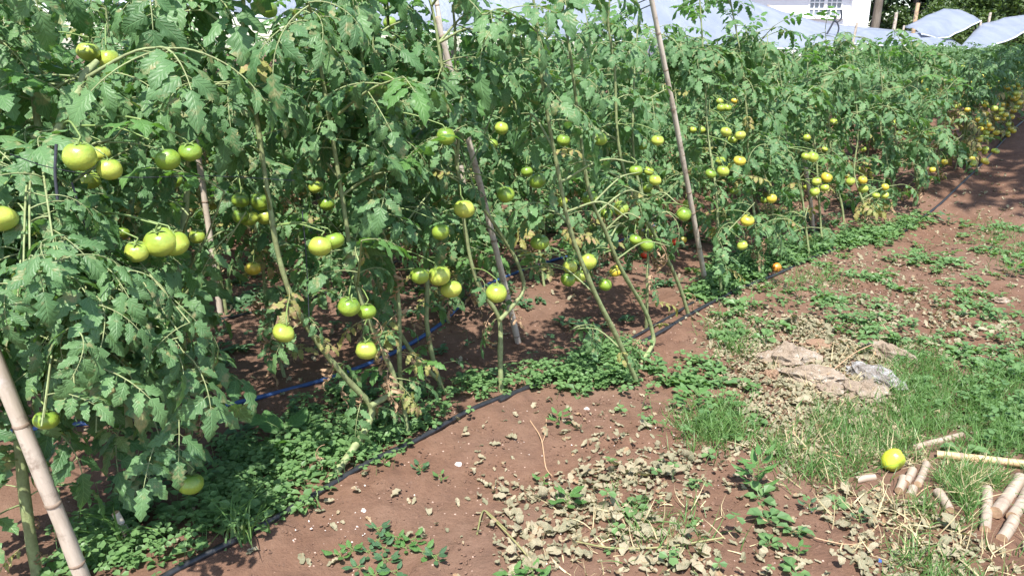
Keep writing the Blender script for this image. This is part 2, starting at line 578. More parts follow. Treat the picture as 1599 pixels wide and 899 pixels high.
def compound_leaf(rng, length=0.25, style='leaf', K=9, mini=True):
    """Pinnate tomato leaf, petiole base at the origin, growing along +Y and drooping."""
    mb = MB()
    n = 9
    e = math.radians(rng.uniform(12, 40))
    bend = math.radians(rng.uniform(35, 95))
    if style == 'young':
        e, bend = math.radians(rng.uniform(35, 65)), math.radians(rng.uniform(10, 50))
    if style == 'dry':
        e, bend = math.radians(rng.uniform(0, 30)), math.radians(rng.uniform(90, 130))
    yawd = rng.uniform(-0.5, 0.5)
    P, T = [], []
    p = Vector((0, 0, 0))
    for i in range(n + 1):
        k = i / n
        el = e - bend * k
        yw = yawd * k
        d = Vector((math.sin(yw) * math.cos(el), math.cos(yw) * math.cos(el), math.sin(el)))
        P.append(p.copy())
        T.append(d)
        p = p + d * length / n
    tube(mb, P, 0.0032 * length / 0.25, 0.0014, 5, False, mi=1)
    def at(k):
        f = k * n
        i = min(n - 1, int(f))
        return P[i].lerp(P[i + 1], f - i), T[i].lerp(T[i + 1], f - i).normalized()
    dry = style == 'dry'
    for idx, k in enumerate((0.36, 0.60, 0.82)):
        b, t = at(k)
        up = Vector((0, 0, 1))
        side = t.cross(up)
        side = side.normalized() if side.length > 1e-3 else Vector((1, 0, 0))
        nrm = side.cross(t).normalized()
        for sg in (-1, 1):
            if rng.random() < 0.08:
                continue
            a = math.radians(rng.uniform(45, 78))
            d = (t * math.cos(a) + side * sg * math.sin(a) - up * rng.uniform(0.0, 0.4)).normalized()
            Ls = length * (0.32, 0.40, 0.37)[idx] * rng.uniform(0.8, 1.2)
            stalk = b + d * Ls * 0.16
            tube(mb, [b, stalk], 0.0013, 0.001, 4, False, mi=1)
            nn = (nrm + side * sg * rng.uniform(-0.3, 0.5) + Vector((rng.uniform(-.3, .3), rng.uniform(-.3, .3), 0))).normalized()
            nn = (nn - d * nn.dot(d)).normalized()
            ss = d.cross(nn)
            leaflet(mb, stalk, d, ss, nn, Ls, Ls * rng.uniform(0.33, 0.45) * (0.6 if dry else 1), rng,
                    math.radians(rng.uniform(10, 75) * (2.2 if dry else 1)), rng.uniform(-0.1, 0.5) * (2 if dry else 1), K,
                    0.6 if dry else 0.22)
    if mini:
        for k in (0.48, 0.71):
            b, t = at(k)
            side = t.cross(Vector((0, 0, 1)))
            side = side.normalized() if side.length > 1e-3 else Vector((1, 0, 0))
            for sg in (-1, 1):
                d = (t * 0.5 + side * sg - Vector((0, 0, rng.uniform(0, .4)))).normalized()
                nn = d.cross(side * sg).cross(d)
                nn = nn.normalized() if nn.length > 1e-3 else Vector((0, 0, 1))
                Ls = length * rng.uniform(0.08, 0.14)
                leaflet(mb, b, d, d.cross(nn), nn, Ls, Ls * 0.35, rng, 0.4, 0.2, 4)
    b, t = at(1.0)
    side = t.cross(Vector((0, 0, 1)))
    side = side.normalized() if side.length > 1e-3 else Vector((1, 0, 0))
    nrm = side.cross(t).normalized()
    Ls = length * rng.uniform(0.40, 0.52)
    leaflet(mb, b, t, side, nrm, Ls, Ls * rng.uniform(0.33, 0.45) * (0.6 if dry else 1), rng,
            math.radians(rng.uniform(15, 70) * (2 if dry else 1)), rng.uniform(-0.05, 0.4), K, 0.6 if dry else 0.22, lobes=0.34)
    return mb

lr = random.Random(5)
LEAF = {
    'leaf': [compound_leaf(lr, 0.25).mesh('leaf', [M['leaf'], M['stem']]) for _ in range(18)],
    'young': [compound_leaf(lr, 0.25, 'young').mesh('young_leaf', [M['young'], M['stem']]) for _ in range(6)],
    'yellow': [compound_leaf(lr, 0.25).mesh('yellow_leaf', [M['yellow'], M['stem_old']]) for _ in range(6)],
    'dry': [compound_leaf(lr, 0.22, 'dry', 6, False).mesh('dry_leaf', [M['dry'], M['straw_twig']]) for _ in range(8)],
}

# ------------------------------------------------------------------ tomato fruit shapes
def fruit_mesh(rng, material, squash):
    mb = MB()
    rings, seg = 13, 20
    V = []
    ribs = rng.choice((4, 5, 6, 7))
    rb = rng.uniform(0.04, 0.12)
    sk = rng.uniform(-.08, .08)
    ph = rng.uniform(0, 6)
    for i in range(rings + 1):
        th = math.pi * i / rings
        for j in range(seg):
            a = 2 * math.pi * j / seg
            rib = 1 - rb * (0.5 + 0.5 * math.cos(ribs * a + ph)) * (math.sin(th) ** 0.5) * (1.2 if i < rings / 2 else 0.4)
            r = math.sin(th) ** 0.88 * rib if 0 < i < rings else 0.001
            z = math.cos(th) * squash - (0.13 * math.exp(-(th / 0.42) ** 2))
            k = 1 + 0.05 * noise.noise((math.cos(a) * 1.3 + ph, math.sin(a) * 1.3, z * 1.3))
            V.append((r * math.cos(a) * k, r * math.sin(a) * k, z * k + sk * r * math.cos(a)))
    Fc = []
    for i in range(rings):
        for j in range(seg):
            j2 = (j + 1) % seg
            Fc.append((i * seg + j, (i + 1) * seg + j, (i + 1) * seg + j2, i * seg + j2))
    mb.add(V, Fc)
    return mb.mesh('tomato', material)

def calyx_mesh(rng):
    mb = MB()
    for k in range(5):
        a = 2 * math.pi * k / 5 + rng.uniform(-.2, .2)
        d = Vector((math.cos(a), math.sin(a), 0))
        s = Vector((-d.y, d.x, 0))
        L = rng.uniform(0.5, 0.75)
        base = Vector((0, 0, 0.70))
        p1 = base + d * L * 0.5 + Vector((0, 0, 0.14))
        p2 = base + d * L + Vector((0, 0, rng.uniform(-0.05, 0.3)))
        mb.add([base - s * 0.07, base + s * 0.07, p1 + s * 0.09, p1 - s * 0.09, p2], [(0, 1, 2, 3), (3, 2, 4)])
    tube(mb, catmull([(0, 0, 0.68), (0.03, 0, 0.95), (0.2, 0.05, 1.2)], 3), 0.07, 0.06, 6, False)
    return mb.mesh('calyx', M['stalk'])
FRUIT = {}
for key in ('green', 'pale', 'yellow', 'lime', 'orange', 'red'):
    FRUIT[key] = [fruit_mesh(lr, M['t_' + key], sq) for sq in (0.76, 0.80, 0.84, 0.88, 0.92)]
CALYX = [calyx_mesh(lr) for _ in range(4)]

# fruit seen in the photo: x, y, radius in photo pixels, colour
TOM = [(138, 81, 18, 'p'), (169, 93, 17, 'p'), (124, 244, 25, 'p'), (157, 240, 17, 'p'), (171, 264, 19, 'p'), (139, 281, 18, 'p'),
       (-1, 341, 26, 'p'), (128, 338, 17, 'g'), (192, 363, 10, 'g'), (213, 393, 19, 'p'), (250, 378, 26, 'p'), (272, 380, 23, 'p'),
       (308, 369, 13, 'p'), (262, 249, 19, 'g'), (235, 264, 17, 'g'), (297, 237, 18, 'g'), (270, 282, 15, 'g'), (375, 313, 14, 'g'),
       (406, 315, 15, 'g'), (376, 337, 13, 'g'), (390, 341, 14, 'p'), (414, 338, 14, 'p'), (395, 419, 13, 'y'), (493, 292, 12, 'p'),
       (510, 318, 13, 'g'), (298, 454, 13, 'g'), (72, 655, 19, 'g'), (298, 755, 20, 'g'), (500, 384, 19, 'p'), (521, 376, 17, 'g'),
       (443, 519, 18, 'p'), (545, 478, 18, 'g'), (573, 486, 15, 'g'), (572, 546, 18, 'p'), (418, 14, 15, 'g'), (609, 36, 11, 'g'),
       (696, 213, 15, 'g'), (783, 200, 11, 'p'), (768, 225, 10, 'g'), (880, 219, 11, 'g'), (937, 217, 12, 'g'), (725, 326, 17, 'p'),
       (688, 362, 14, 'g'), (790, 303, 14, 'g'), (823, 268, 10, 'g'), (839, 282, 13, 'g'), (686, 430, 18, 'p'), (704, 451, 17, 'p'),
       (655, 430, 15, 'g'), (775, 457, 17, 'p'), (843, 378, 15, 'g'), (890, 416, 12, 'p'), (918, 408, 14, 'p'), (887, 436, 12, 'g'),
       (906, 431, 11, 'p'), (961, 423, 10, 'y'), (945, 444, 11, 'g'), (878, 315, 9, 'p'), (921, 309, 13, 'g'), (970, 325, 12, 'p'),
       (947, 333, 10, 'g'), (992, 374, 10, 'g'), (1010, 382, 11, 'g'), (1017, 362, 8, 'g'), (993, 266, 11, 'g'), (1013, 267, 9, 'p'),
       (1023, 281, 10, 'p'), (1010, 293, 9, 'g'), (1027, 219, 10, 'p'), (1003, 227, 9, 'g'), (1068, 334, 12, 'g'), (1074, 318, 8, 'p'),
       (1124, 158, 6, 'p'), (1136, 168, 7, 'p'), (1147, 158, 6, 'y'), (1126, 168, 7, 'p'), (1134, 206, 9, 'p'), (1156, 211, 9, 'p'),
       (1144, 218, 8, 'p'), (1125, 251, 8, 'p'), (1129, 267, 10, 'p'), (1142, 260, 8, 'p'), (1155, 251, 10, 'y'), (1110, 271, 9, 'g'),
       (1082, 203, 6, 'p'), (1096, 203, 6, 'p'), (1167, 344, 11, 'y'), (1159, 383, 9, 'p'), (1175, 330, 5, 'p'), (1205, 310, 8, 'y'),
       (1193, 312, 6, 'g'), (1146, 298, 7, 'g'), (1050, 440, 7, 'r'), (1060, 453, 7, 'y'), (1003, 481, 8, 'r'), (985, 473, 6, 'g'),
       (828, 541, 6, 'r'), (1302, 190, 6, 'p'), (1260, 215, 6, 'p'), (1269, 245, 9, 'p'), (1258, 244, 7, 'p'), (1288, 233, 5, 'p'),
       (1291, 277, 9, 'y'), (1275, 283, 8, 'p'), (1288, 293, 7, 'p'), (1272, 299, 8, 'p'), (1260, 292, 6, 'p'), (1328, 283, 7, 'p'),
       (1347, 281, 7, 'y'), (1348, 295, 8, 'p'), (1335, 297, 5, 'p'), (1368, 305, 6, 'p'), (1382, 292, 6, 'y'), (1382, 305, 6, 'p'),
       (1303, 315, 5, 'y'), (1305, 325, 5, 'y'), (1317, 328, 5, 'y'), (1325, 326, 5, 'y'), (1400, 198, 4, 'p'), (1402, 209, 5, 'p'),
       (1412, 211, 5, 'p'), (1348, 233, 5, 'p'), (1335, 229, 4, 'p'), (1358, 237, 4, 'p'), (1405, 275, 4, 'y'), (1421, 272, 4, 'y'),
       (1413, 283, 4, 'y'), (1456, 265, 5, 'y'), (1475, 253, 5, 'y'), (1479, 268, 4, 'y'), (1508, 225, 4, 'p'), (1515, 224, 4, 'p'),
       (1543, 235, 4, 'y'), (1459, 226, 4, 'p'), (1490, 180, 4, 'p'), (1460, 190, 4, 'p'), (1565, 155, 3, 'p'), (1573, 157, 3, 'y')]
CK = dict(p='pale', g='green', y='yellow', r='red')
ROWN = [-2.05, -2.95, -3.9, -4.8]
FR = []
for (x, y, r, c) in TOM:
    best = None
    for ri, n in enumerate(ROWN[:3]):
        p = plane_at(x, y, n + 0.06)
        dep = project(p)[2]
        R = r * dep / F
        score = abs(math.log(R / 0.037)) + 0.12 * ri
        if best is None or score < best[0]:
            best = (score, ri, p, R, dep)
    _, ri, p, R, dep = best
    gz = height(p.x, p.y)
    if p.z < gz + R:
        p.z = gz + R * 0.8
    FR.append(dict(px=x, py=y, pr=r, row=ri, p=p, R=R, dep=dep, key=CK[c], s=p.dot(SV)))

OPEN = [((345, 490), (306, 225), 12, -4.0), ((814, 533), (734, 225), 12, -2.48), ((1106, 442), (1008, -25), 13, -2.3), ((1273, 362), (1255, 245), 9, -2.4),
        ((680, -5), (699, 78), 9, -3.95), ((137, 903), (0, 560), 20, -2.1), ((578, 632), (445, 430), 8, -2.05), ((618, 585), (545, 400), 8, -2.05), ((676, 560), (667, 430), 9, -2.05), ((781, 560), (742, 432), 9, -2.05),
        ((780, 500), (815, 450), 8, -2.05), ((965, 530), (900, 400), 8, -2.05), ((1015, 515), (950, 375), 8, -2.05), ((130, 120), (72, 245), 12, -1.98), ((285, 400), (292, 240), 8, -2.0),
        ((498, 758), (578, 650), 14, -2.05), ((1204, 419), (1222, 419), 10, -2.08), ((1050, 440), (1060, 453), 8, -2.2), ((998, 481), (1008, 481), 8, -2.15), ((205, 690), (190, 620), 6, -2.0)]

HID = {(72, 655), (298, 755), (298, 454), (128, 338), (235, 264), (270, 282), (696, 213), (937, 217), (1003, 227), (768, 225), (655, 430)}
FA = np.array([(f['px'], f['py'], f['pr'], f['dep']) for f in FR if (f['px'], f['py']) not in HID])
OA = np.array([(*a, *b, w, n) for a, b, w, n in OPEN], dtype=float)
LPTS = {}
for k_, ms in LEAF.items():
    for m_ in ms:
        a_ = np.empty(len(m_.vertices) * 3, dtype=np.float32)
        m_.vertices.foreach_get('co', a_)
        LPTS[m_.name] = a_.reshape(-1, 3)[::5]

def proj_np(me, mw):
    R_ = np.array(mw.to_3x3())
    q = LPTS[me.name] @ R_.T + np.array(mw.translation) - np.array((0, 0, CAMH))
    dz = np.maximum(q @ np.array((0, math.cos(PITCH), -math.sin(PITCH))), 0.05)
    uy = q @ np.array((0, math.sin(PITCH), math.cos(PITCH)))
    return 799.5 + F * q[:, 0] / dz, 449.5 - F * uy / dz, dz

def blocked(X, Y, D, frac=1.0):
    dd = (X[:, None] - FA[None, :, 0]) ** 2 + (Y[:, None] - FA[None, :, 1]) ** 2
    return bool(np.any((dd < (FA[None, :, 2] * frac + 1.5) ** 2) & (D[:, None] < FA[None, :, 3] + 0.03)))

def over_line(X, Y, D, n):
    if D.min() > 7.5:
        return False
    dx, dy = OA[:, 2] - OA[:, 0], OA[:, 3] - OA[:, 1]
    t = ((X[:, None] - OA[:, 0]) * dx + (Y[:, None] - OA[:, 1]) * dy) / (dx * dx + dy * dy)
    t = np.clip(t, 0, 1)
    d2 = (X[:, None] - OA[:, 0] - dx * t) ** 2 + (Y[:, None] - OA[:, 1] - dy * t) ** 2
    return bool(np.any((d2 < (OA[:, 4] * 0.7) ** 2) & (n > OA[None, :, 5] + 0.03)))

# ------------------------------------------------------------------ tomato plants
def top_z(s, row):
    base = 1.61 if row == 0 else 1.56
    base += 0.30 * (1 - smooth(0.6, 1.7, s - 0.5 * row))
    base -= 0.72 * 0.64 * smooth(7.1, 11.6, s)
    return base + 0.12 * smooth(3.0, 3.8, s - 0.6 * row) * (1 - smooth(4.3, 5.1, s)) - 0.17 * smooth(4.5, 5.3, s) + 0.08 * noise.noise((s * 2.1, row * 5.0, 0.3))

def low_z(s, row):
    if row == 0:
        if s < 0.78:
            return 0.28
        a = 0.28 + 0.40 * smooth(0.78, 1.1, s)
        return a - 0.38 * smooth(3.0, 4.4, s)
    return (0.42, 0.26, 0.18)[min(row, 3) - 1] - 0.12 * smooth(4, 7, s)

def closest(path, p, up=0.0):
    best = min(path, key=lambda q: (q - p).length + (0.3 if q.z < p.z + up else 0))
    return best

PLANTS = []

def put_leaf(root, pos, yaw, pitch, roll, sc, kind, prune=0.95, name=None, force=False):
    mw = xf(pos, yaw, pitch, roll, sc)
    L = 0.25 * sc
    pts = [mw @ Vector((0, L / sc * k, 0.02 - 0.10 * k * k)) for k in (0.4, 0.75, 1.15)]
    if pts[2].z < 0.04 or mw.translation.z < 0.03:
        return None
    # keep the camera's standing place clear, and the picked fruit clusters open
    if min((q - Vector((0, 0, CAMH))).length for q in pts) < 1.05:
        return None
    low = pts[1].z
    if 0.15 < low < 1.1 and 0.85 < pos.dot(SV) < 4.0 and pts[2].dot(NV) > -1.90 and kind == 'leaf' and sc > 0.62:
        return None
    me = rnd.choice(LEAF[kind])
    X, Y, D = proj_np(me, mw)
    if rnd.random() < 0.985 and blocked(X, Y, D, 0.9 if not force else 0.75):
        return None
    if rnd.random() < 0.95 and over_line(X, Y, D, pts[1].dot(NV)):
        return None
    nm = name or ('dried_leaf' if kind == 'dry' else 'leaf')
    o = link(nm, me, root)
    loc = Matrix.Translation(-root.location) @ mw
    o.matrix_local = loc
    return o

def grow(root, path, s, row, dens=1.0, low=None, big=1.0, shoots=3, inner=False):
    """Leaves and side shoots along a stem path (world points)."""
    lo = low if low is not None else low_z(s, row)
    lo += height(root.location.x, root.location.y)
    acc = 0.0
    ang = rnd.uniform(0, 6)
    step = 0.031 / dens
    topz = path[-1].z
    for a, b in zip(path, path[1:]):
        acc += (b - a).length
        while acc > step:
            acc -= step
            p = a.lerp(b, rnd.random())
            ang += 2.4 + rnd.uniform(-.5, .5)
            if p.z < lo:
                if rnd.random() < 0.5:
                    put_leaf(root, p, ang, rnd.uniform(-0.9, -0.3), 0, rnd.uniform(0.3, 0.75) * (0.7 if s < 0.9 and row == 0 else 1), rnd.choice(('dry', 'dry', 'dry', 'leaf', 'leaf', 'yellow')))
                continue
            k = (p.z - lo) / max(0.2, topz - lo)
            kind = 'leaf'
            if k > 0.86 and rnd.random() < 0.6:
                kind = 'young'
            elif s > 0.9 and rnd.random() < 0.02 + 0.10 * (1 - k) ** 2:
                kind = 'yellow'
            sc = big * rnd.uniform(0.50, 0.95) * (1.0 - 0.45 * max(0, k - 0.75) / 0.25)
            if kind == 'yellow':
                sc *= 0.65
            pit = rnd.uniform(-0.55, 0.2) if kind != 'young' else rnd.uniform(-0.2, 0.3)
            put_leaf(root, p, ang, pit, rnd.uniform(-.5, .5), sc, kind)
    for _ in range(shoots):
        i = rnd.randrange(int(len(path) * 0.25), len(path) - 1)
        p = path[i]
        if p.z < lo - 0.1:
            continue
        yaw = rnd.uniform(0, 6.28)
        L = rnd.uniform(0.22, 0.42)
        d = Vector((math.cos(yaw), math.sin(yaw), rnd.uniform(0.3, 1.2))).normalized()
        q = [p, p + d * L * 0.5, p + d * L * 0.9 + Vector((0, 0, rnd.uniform(-0.12, 0.05)))]
        qs = catmull(q, 5)
        mb = MB()
        tube(mb, [v - root.location for v in qs], 0.0052, 0.0024, 6, True)
        link('side_shoot', mb.mesh('side_shoot', M['stem']), root)
        ang = rnd.uniform(0, 6)
        for v in qs[3:]:
            ang += 2.4
            kind = 'young' if v is qs[-1] and rnd.random() < 0.5 else 'leaf'
            put_leaf(root, v, ang, rnd.uniform(-0.8, 0.1), rnd.uniform(-.5, .5), big * rnd.uniform(0.6, 1.0), kind)

def stem_part(root, path, r0, r1, m='stem', name='stem', sides=9):
    mb = MB()
    n = len(path)
    rr = []
    for i in range(n):
        k = i / (n - 1)
        rr.append((r0 + (r1 - r0) * k) * (1.16 if i % 5 == 0 and 0 < i < n - 1 else 1.0))
    tube(mb, [p - root.location for p in path], rr, None, sides, True, 0.09)
    return link(name, mb.mesh(name, M[m]), root)

def plant_root(p, label, group):
    r = bpy.data.objects.new('tomato_plant', None)
    COL.objects.link(r)
    r.location = p
    r.empty_display_size = 0.1
    tag(r, label, 'tomato plant', group)
    return r

G1 = 'tomato plants in the front row'
EXPL = [
    # label, base pixel, list of stems (pixel polylines from the ground up), base radius, low limit, density
    ('nearest tomato plant, its thick pale stem rising behind the thick stake at lower left',
     [[(58, 905), (42, 800), (30, 690), (25, 560), (40, 420), (70, 250), (120, 150), (130, 120), (152, 96)]], 0.015, 0.20, 0.9),
    ('bushy tomato plant with curled grey-green leaves drooping to the soil left of the blue hose',
     [[(215, 800), (205, 700), (190, 560), (150, 420), (90, 330), (60, 200), (40, 60)]], 0.012, 0.15, 1.15),
    ('tomato plant with upright stem and two large pale fruits left of the thin grey stake',
     [[(300, 770), (292, 640), (285, 520), (278, 420), (292, 300), (285, 180), (270, 60)]], 0.012, 0.30, 0.95),
    ('forked tomato plant whose thick stem lies across the clover and black hose',
     [[(498, 758), (548, 705), (576, 660), (578, 632), (540, 590), (500, 540), (462, 480), (435, 400), (418, 300), (400, 180), (380, 60)],
      [(578, 634), (612, 612), (616, 590), (596, 545), (568, 480), (550, 410), (538, 330), (520, 220), (500, 100)]], 0.0135, None, 0.8),
    ('tomato plant with upright bare stem carrying a pair of speckled pale fruits',
     [[(694, 612), (676, 560), (666, 500), (667, 430), (655, 340), (640, 230), (610, 100)],
      [(686, 595), (640, 545), (605, 480), (590, 430), (580, 350), (565, 220)]], 0.0115, None, 0.8),
    ('tomato plant with bare Y-shaped stem in front of the middle leaning stake',
     [[(783, 612), (781, 560), (780, 500), (760, 465), (742, 432), (728, 370), (718, 290), (700, 170), (680, 40)],
      [(780, 500), (800, 478), (818, 450), (808, 410), (785, 370), (745, 310), (715, 270), (720, 150)]], 0.0115, None, 0.8),
    ('left-leaning tomato plant with browned lower stem and a cluster of four fruits',
     [[(1000, 598), (965, 530), (930, 460), (905, 400), (888, 350), (870, 260), (850, 150), (840, 50)]], 0.0115, None, 0.75),
    ('tomato plant leaning left with hooked stem base behind the double black hose',
     [[(990, 572), (1018, 540), (1018, 515), (1005, 480), (970, 420), (945, 360), (920, 300), (905, 200), (890, 80)]], 0.0115, None, 0.75),
    ('leaning tomato plant with a red fruit low down, left of the tall pale stake',
     [[(1078, 492), (1062, 450), (1040, 400), (1010, 345), (985, 300), (965, 220), (960, 110), (950, 40)]], 0.0105, None, 0.8),
]

def extend_top(path, s, row, n):
    tz = top_z(s, row) + height(path[-1].x, path[-1].y)
    while path[-1].z < tz - 0.05:
        d = Vector((rnd.uniform(-.04, .02), rnd.uniform(-.03, .03), 0.11))
        path.append(path[-1] + d)
    return path

taken = []
for label, stems, r0, lowz, dens in EXPL:
    b = gp(*stems[0][0])
    n0 = b.dot(NV)
    root = plant_root(b, label, G1)
    allp = []
    for si, st in enumerate(stems):
        pts = []
        for k, (x, y) in enumerate(st):
            p = plane_at(x, y, n0 - 0.015 * k)
            hz = height(p.x, p.y)
            if si == 0 and k == 0:
                p = b - Vector((0, 0, 0.03))
            p.z = max(p.z, hz - 0.03 if k == 0 else hz + 0.012)
            pts.append(p)
        s0 = b.dot(SV)
        if label.startswith('nearest') is False:
            pts = extend_top(pts, s0, 0, n0)
        path = catmull(pts, 4)
        stem_part(root, path, r0 if si == 0 else r0 * 0.8, 0.0045 if label[:7] != 'nearest' else 0.009, 'stem')
        grow(root, path, s0, 0, dens, lowz, 1.0 if s0 > 1 else 1.15, 6 if s0 > 1 else 9)
        allp += path
    taken.append(s0)
    PLANTS.append(dict(root=root, path=allp, row=0, s=allp[len(allp) // 2].dot(SV), s0=s0))

def auto_plant(s, row, label, group, dens=0.8, shoots=5):
    n = ROWN[row] + rnd.uniform(-.06, .06)
    b = sn(s, n)
    b.z = height(b.x, b.y)
    root = plant_root(b, label, group)
    tz = top_z(s, row) + rnd.uniform(-0.1, 0.06)
    lean = rnd.uniform(0.05, 0.38)
    pts = [b - Vector((0, 0, 0.03))]
    for k in (0.15, 0.35, 0.55, 0.75, 1.0):
        w = rnd.uniform(-.05, .05)
        pts.append(b + Vector((-lean * k, 0.1 * k, 0)) + SV * w + NV * rnd.uniform(-.04, .04) + Vector((0, 0, tz * k)))
    path = catmull(pts, 4)
    stem_part(root, path, 0.0095, 0.004, 'stem', sides=7)
    grow(root, path, s, row, dens, None, 1.0, shoots)
    PLANTS.append(dict(root=root, path=path, row=row, s=s - lean * 0.4, s0=s))
    return root

ROWLAB = [None,
          ' tomato plant from the left in the second row, along the blue hose',
          ' tomato plant from the left in the third row, behind the blue hose',
          ' tomato plant from the left in the fourth row, before the plastic sheet']
NEAR_END = 8.6
ORD = [''] + 'first second third fourth fifth sixth seventh eighth ninth tenth eleventh twelfth thirteenth fourteenth fifteenth sixteenth seventeenth eighteenth nineteenth twentieth'.split()
ORD += ['twenty-' + w for w in ORD[1:10]]
ordn = inner = past = 0
for s in np.arange(0.1, NEAR_END, 0.40):
    s = float(s) + rnd.uniform(-.05, .05)
    if any(abs(s - t) < 0.20 for t in taken):
        continue
    if s < 0.5:
        continue
    ordn += 1
    if s < 3.3:
        inner += 1
        lab = ORD[inner] + ' of the upright tomato plants among the leaning stems of the front row'
    else:
        past += 1
        lab = ORD[past] + ' tomato plant of the front row counted rightwards from the tall pale stake'
    auto_plant(s, 0, lab, G1, 1.0 if s > 3.2 else 0.85, 5)
for row, (a, dn) in ((1, (0.35, 1.0)), (2, (0.6, 0.95)), (3, (0.9, 0.8))):
    for k, s in enumerate(np.arange(a, NEAR_END + 0.6 * row, 0.44)):
        auto_plant(float(s) + rnd.uniform(-.07, .07), row, ORD[k + 1] + ROWLAB[row], 'tomato plants in the back rows', dn, 5)

# far plants of the rows: one foliage mass each
def far_foliage(rng, nl, tz):
    mb_hi, items_lo = [], []
    temps = []
    for _ in range(5):
        t = compound_leaf(rng, 0.25, 'leaf', 3, False)
        f4 = [f for f in t.f if len(f) == 4]
        temps.append((np.array(t.v, dtype=np.float32), np.array(f4, dtype=np.int32)))
    hi, lo = [], []
    for _ in range(nl):
        z = rng.uniform(0.12, tz)
        yaw = rng.uniform(0, 6.28)
        off = Vector((rng.gauss(0, .12), rng.gauss(0, .09), z))
        m = xf(off, yaw, rng.uniform(-.8, .2), rng.uniform(-.6, .6), rng.uniform(0.6, 1.05))
        (lo if z < 0.72 and rng.random() < 0.72 else hi).append((rng.randrange(5), m))
    return temps, hi, lo

fr = random.Random(9)
FARV = []
for k in range(5):
    temps, hi, lo = far_foliage(fr, 85, 1.38)
    a = bulk('foliage', temps, hi, M['far'])
    b_ = bulk('foliage', temps, lo, M['farlow'])
    mb = MB()
    tube(mb, catmull([(0, 0, -0.03), (0.04, 0.0, 0.5), (-0.03, 0.02, 1.3)], 4), 0.009, 0.004, 6)
    FARV.append((a.data, b_.data, mb.mesh('stem', M['stem'])))
    bpy.data.objects.remove(a)
    bpy.data.objects.remove(b_)
FAR_FRUIT = []
ROWN += [-5.75, -6.6]
for row in range(6):
    for s in np.arange(NEAR_END + 0.6 * row * (row > 0) + 0.3 if row < 4 else 1.2, 30 if row < 4 else 14, 0.5 if row < 4 else 0.42):
        s = float(s) + rnd.uniform(-.1, .1)
        b = sn(s, ROWN[row] + rnd.uniform(-.08, .08))
        b.z = height(b.x, b.y)
        root = plant_root(b, 'distant tomato plant far along the front row by the path' if row == 0 else
                          'distant tomato plant in the rows behind the front row' if row < 4 else 'tomato plant in the rows beneath the large plastic sheet',
                          'distant tomato plants' if row < 4 else 'tomato plants under the plastic sheet')
        root.rotation_euler.z = rnd.uniform(0, 6.28)
        sc = rnd.uniform(0.94, 1.06) * (1 - 0.40 * smooth(7.1, 11.6, s))
        root.scale = (sc, sc, sc)
        A, B, S_ = rnd.choice(FARV)
        tag(link('foliage', A, root), kind='stuff')
        tag(link('foliage', B, root), kind='stuff')
        link('stem', S_, root)
        if row < 2:
            for _ in range(rnd.randrange(9, 14) if row == 0 else 4):
                q = b + NV * rnd.uniform(0.08, 0.28) + SV * rnd.uniform(-.24, .24) + Vector((0, 0, rnd.uniform(0.08, 0.6)))
                for _k in range(rnd.randrange(1, 4)):
                    Rf = rnd.uniform(0.026, 0.036)
                    FAR_FRUIT.append((root, q + Vector((rnd.uniform(-.05, .05), rnd.uniform(-.05, .05), rnd.uniform(-.04, .04))), Rf))
        PLANTS.append(dict(root=root, path=[b + Vector((0, 0, z)) for z in (0.3, 0.6, 0.9)], row=row, s=s, s0=s, far=True))

# hang the fruit
bpy.context.view_layer.update()
for f in FR:
    cands = [p for p in PLANTS if p['row'] == f['row']]
    pl = min(cands, key=lambda p: min((q - f['p']).length for q in p['path']) + (0.0 if not p.get('far') else 0.05))
    root = pl['root']
    inv = root.matrix_world.inverted()
    q = closest(pl['path'], f['p'], f['R'])
    tilt = Matrix.Rotation(rnd.uniform(0, 6.28), 4, 'Z') @ Matrix.Rotation(rnd.uniform(-.45, .45), 4, 'X')
    mw = Matrix.Translation(f['p']) @ tilt @ Matrix.Diagonal((f['R'],) * 3 + (1,))
    t = link('tomato', rnd.choice(FRUIT[f['key']]), root)
    t.matrix_local = inv @ mw
    if f['key'] == 'red':
        t['label'] = 'red ripe tomato'
    cal = link('calyx', rnd.choice(CALYX), t)
    topp = mw @ Vector((0.2, 0.05, 1.2))
    dv = q - topp
    if dv.length > 0.26:
        q = topp + dv.normalized() * 0.26
    mid = (topp + q) / 2 + Vector((0, 0, 0.008 + 0.04 * min(dv.length, 0.3)))
    mb = MB()
    tube(mb, [inv @ v for v in catmull([topp, mid, q], 4)], 0.0021, 0.0032, 6, False)
    link('fruit_stalk', mb.mesh('fruit_stalk', M['stalk']), root)

for root, q, Rf in FAR_FRUIT:
    t = link('tomato', rnd.choice(FRUIT[rnd.choice(('pale', 'pale', 'yellow', 'yellow'))]), root)
    t.matrix_local = root.matrix_world.inverted() @ Matrix.Translation(q) @ Matrix.Rotation(rnd.uniform(0, 6.28), 4, 'Z') @ Matrix.Diagonal((Rf, Rf, Rf, 1))

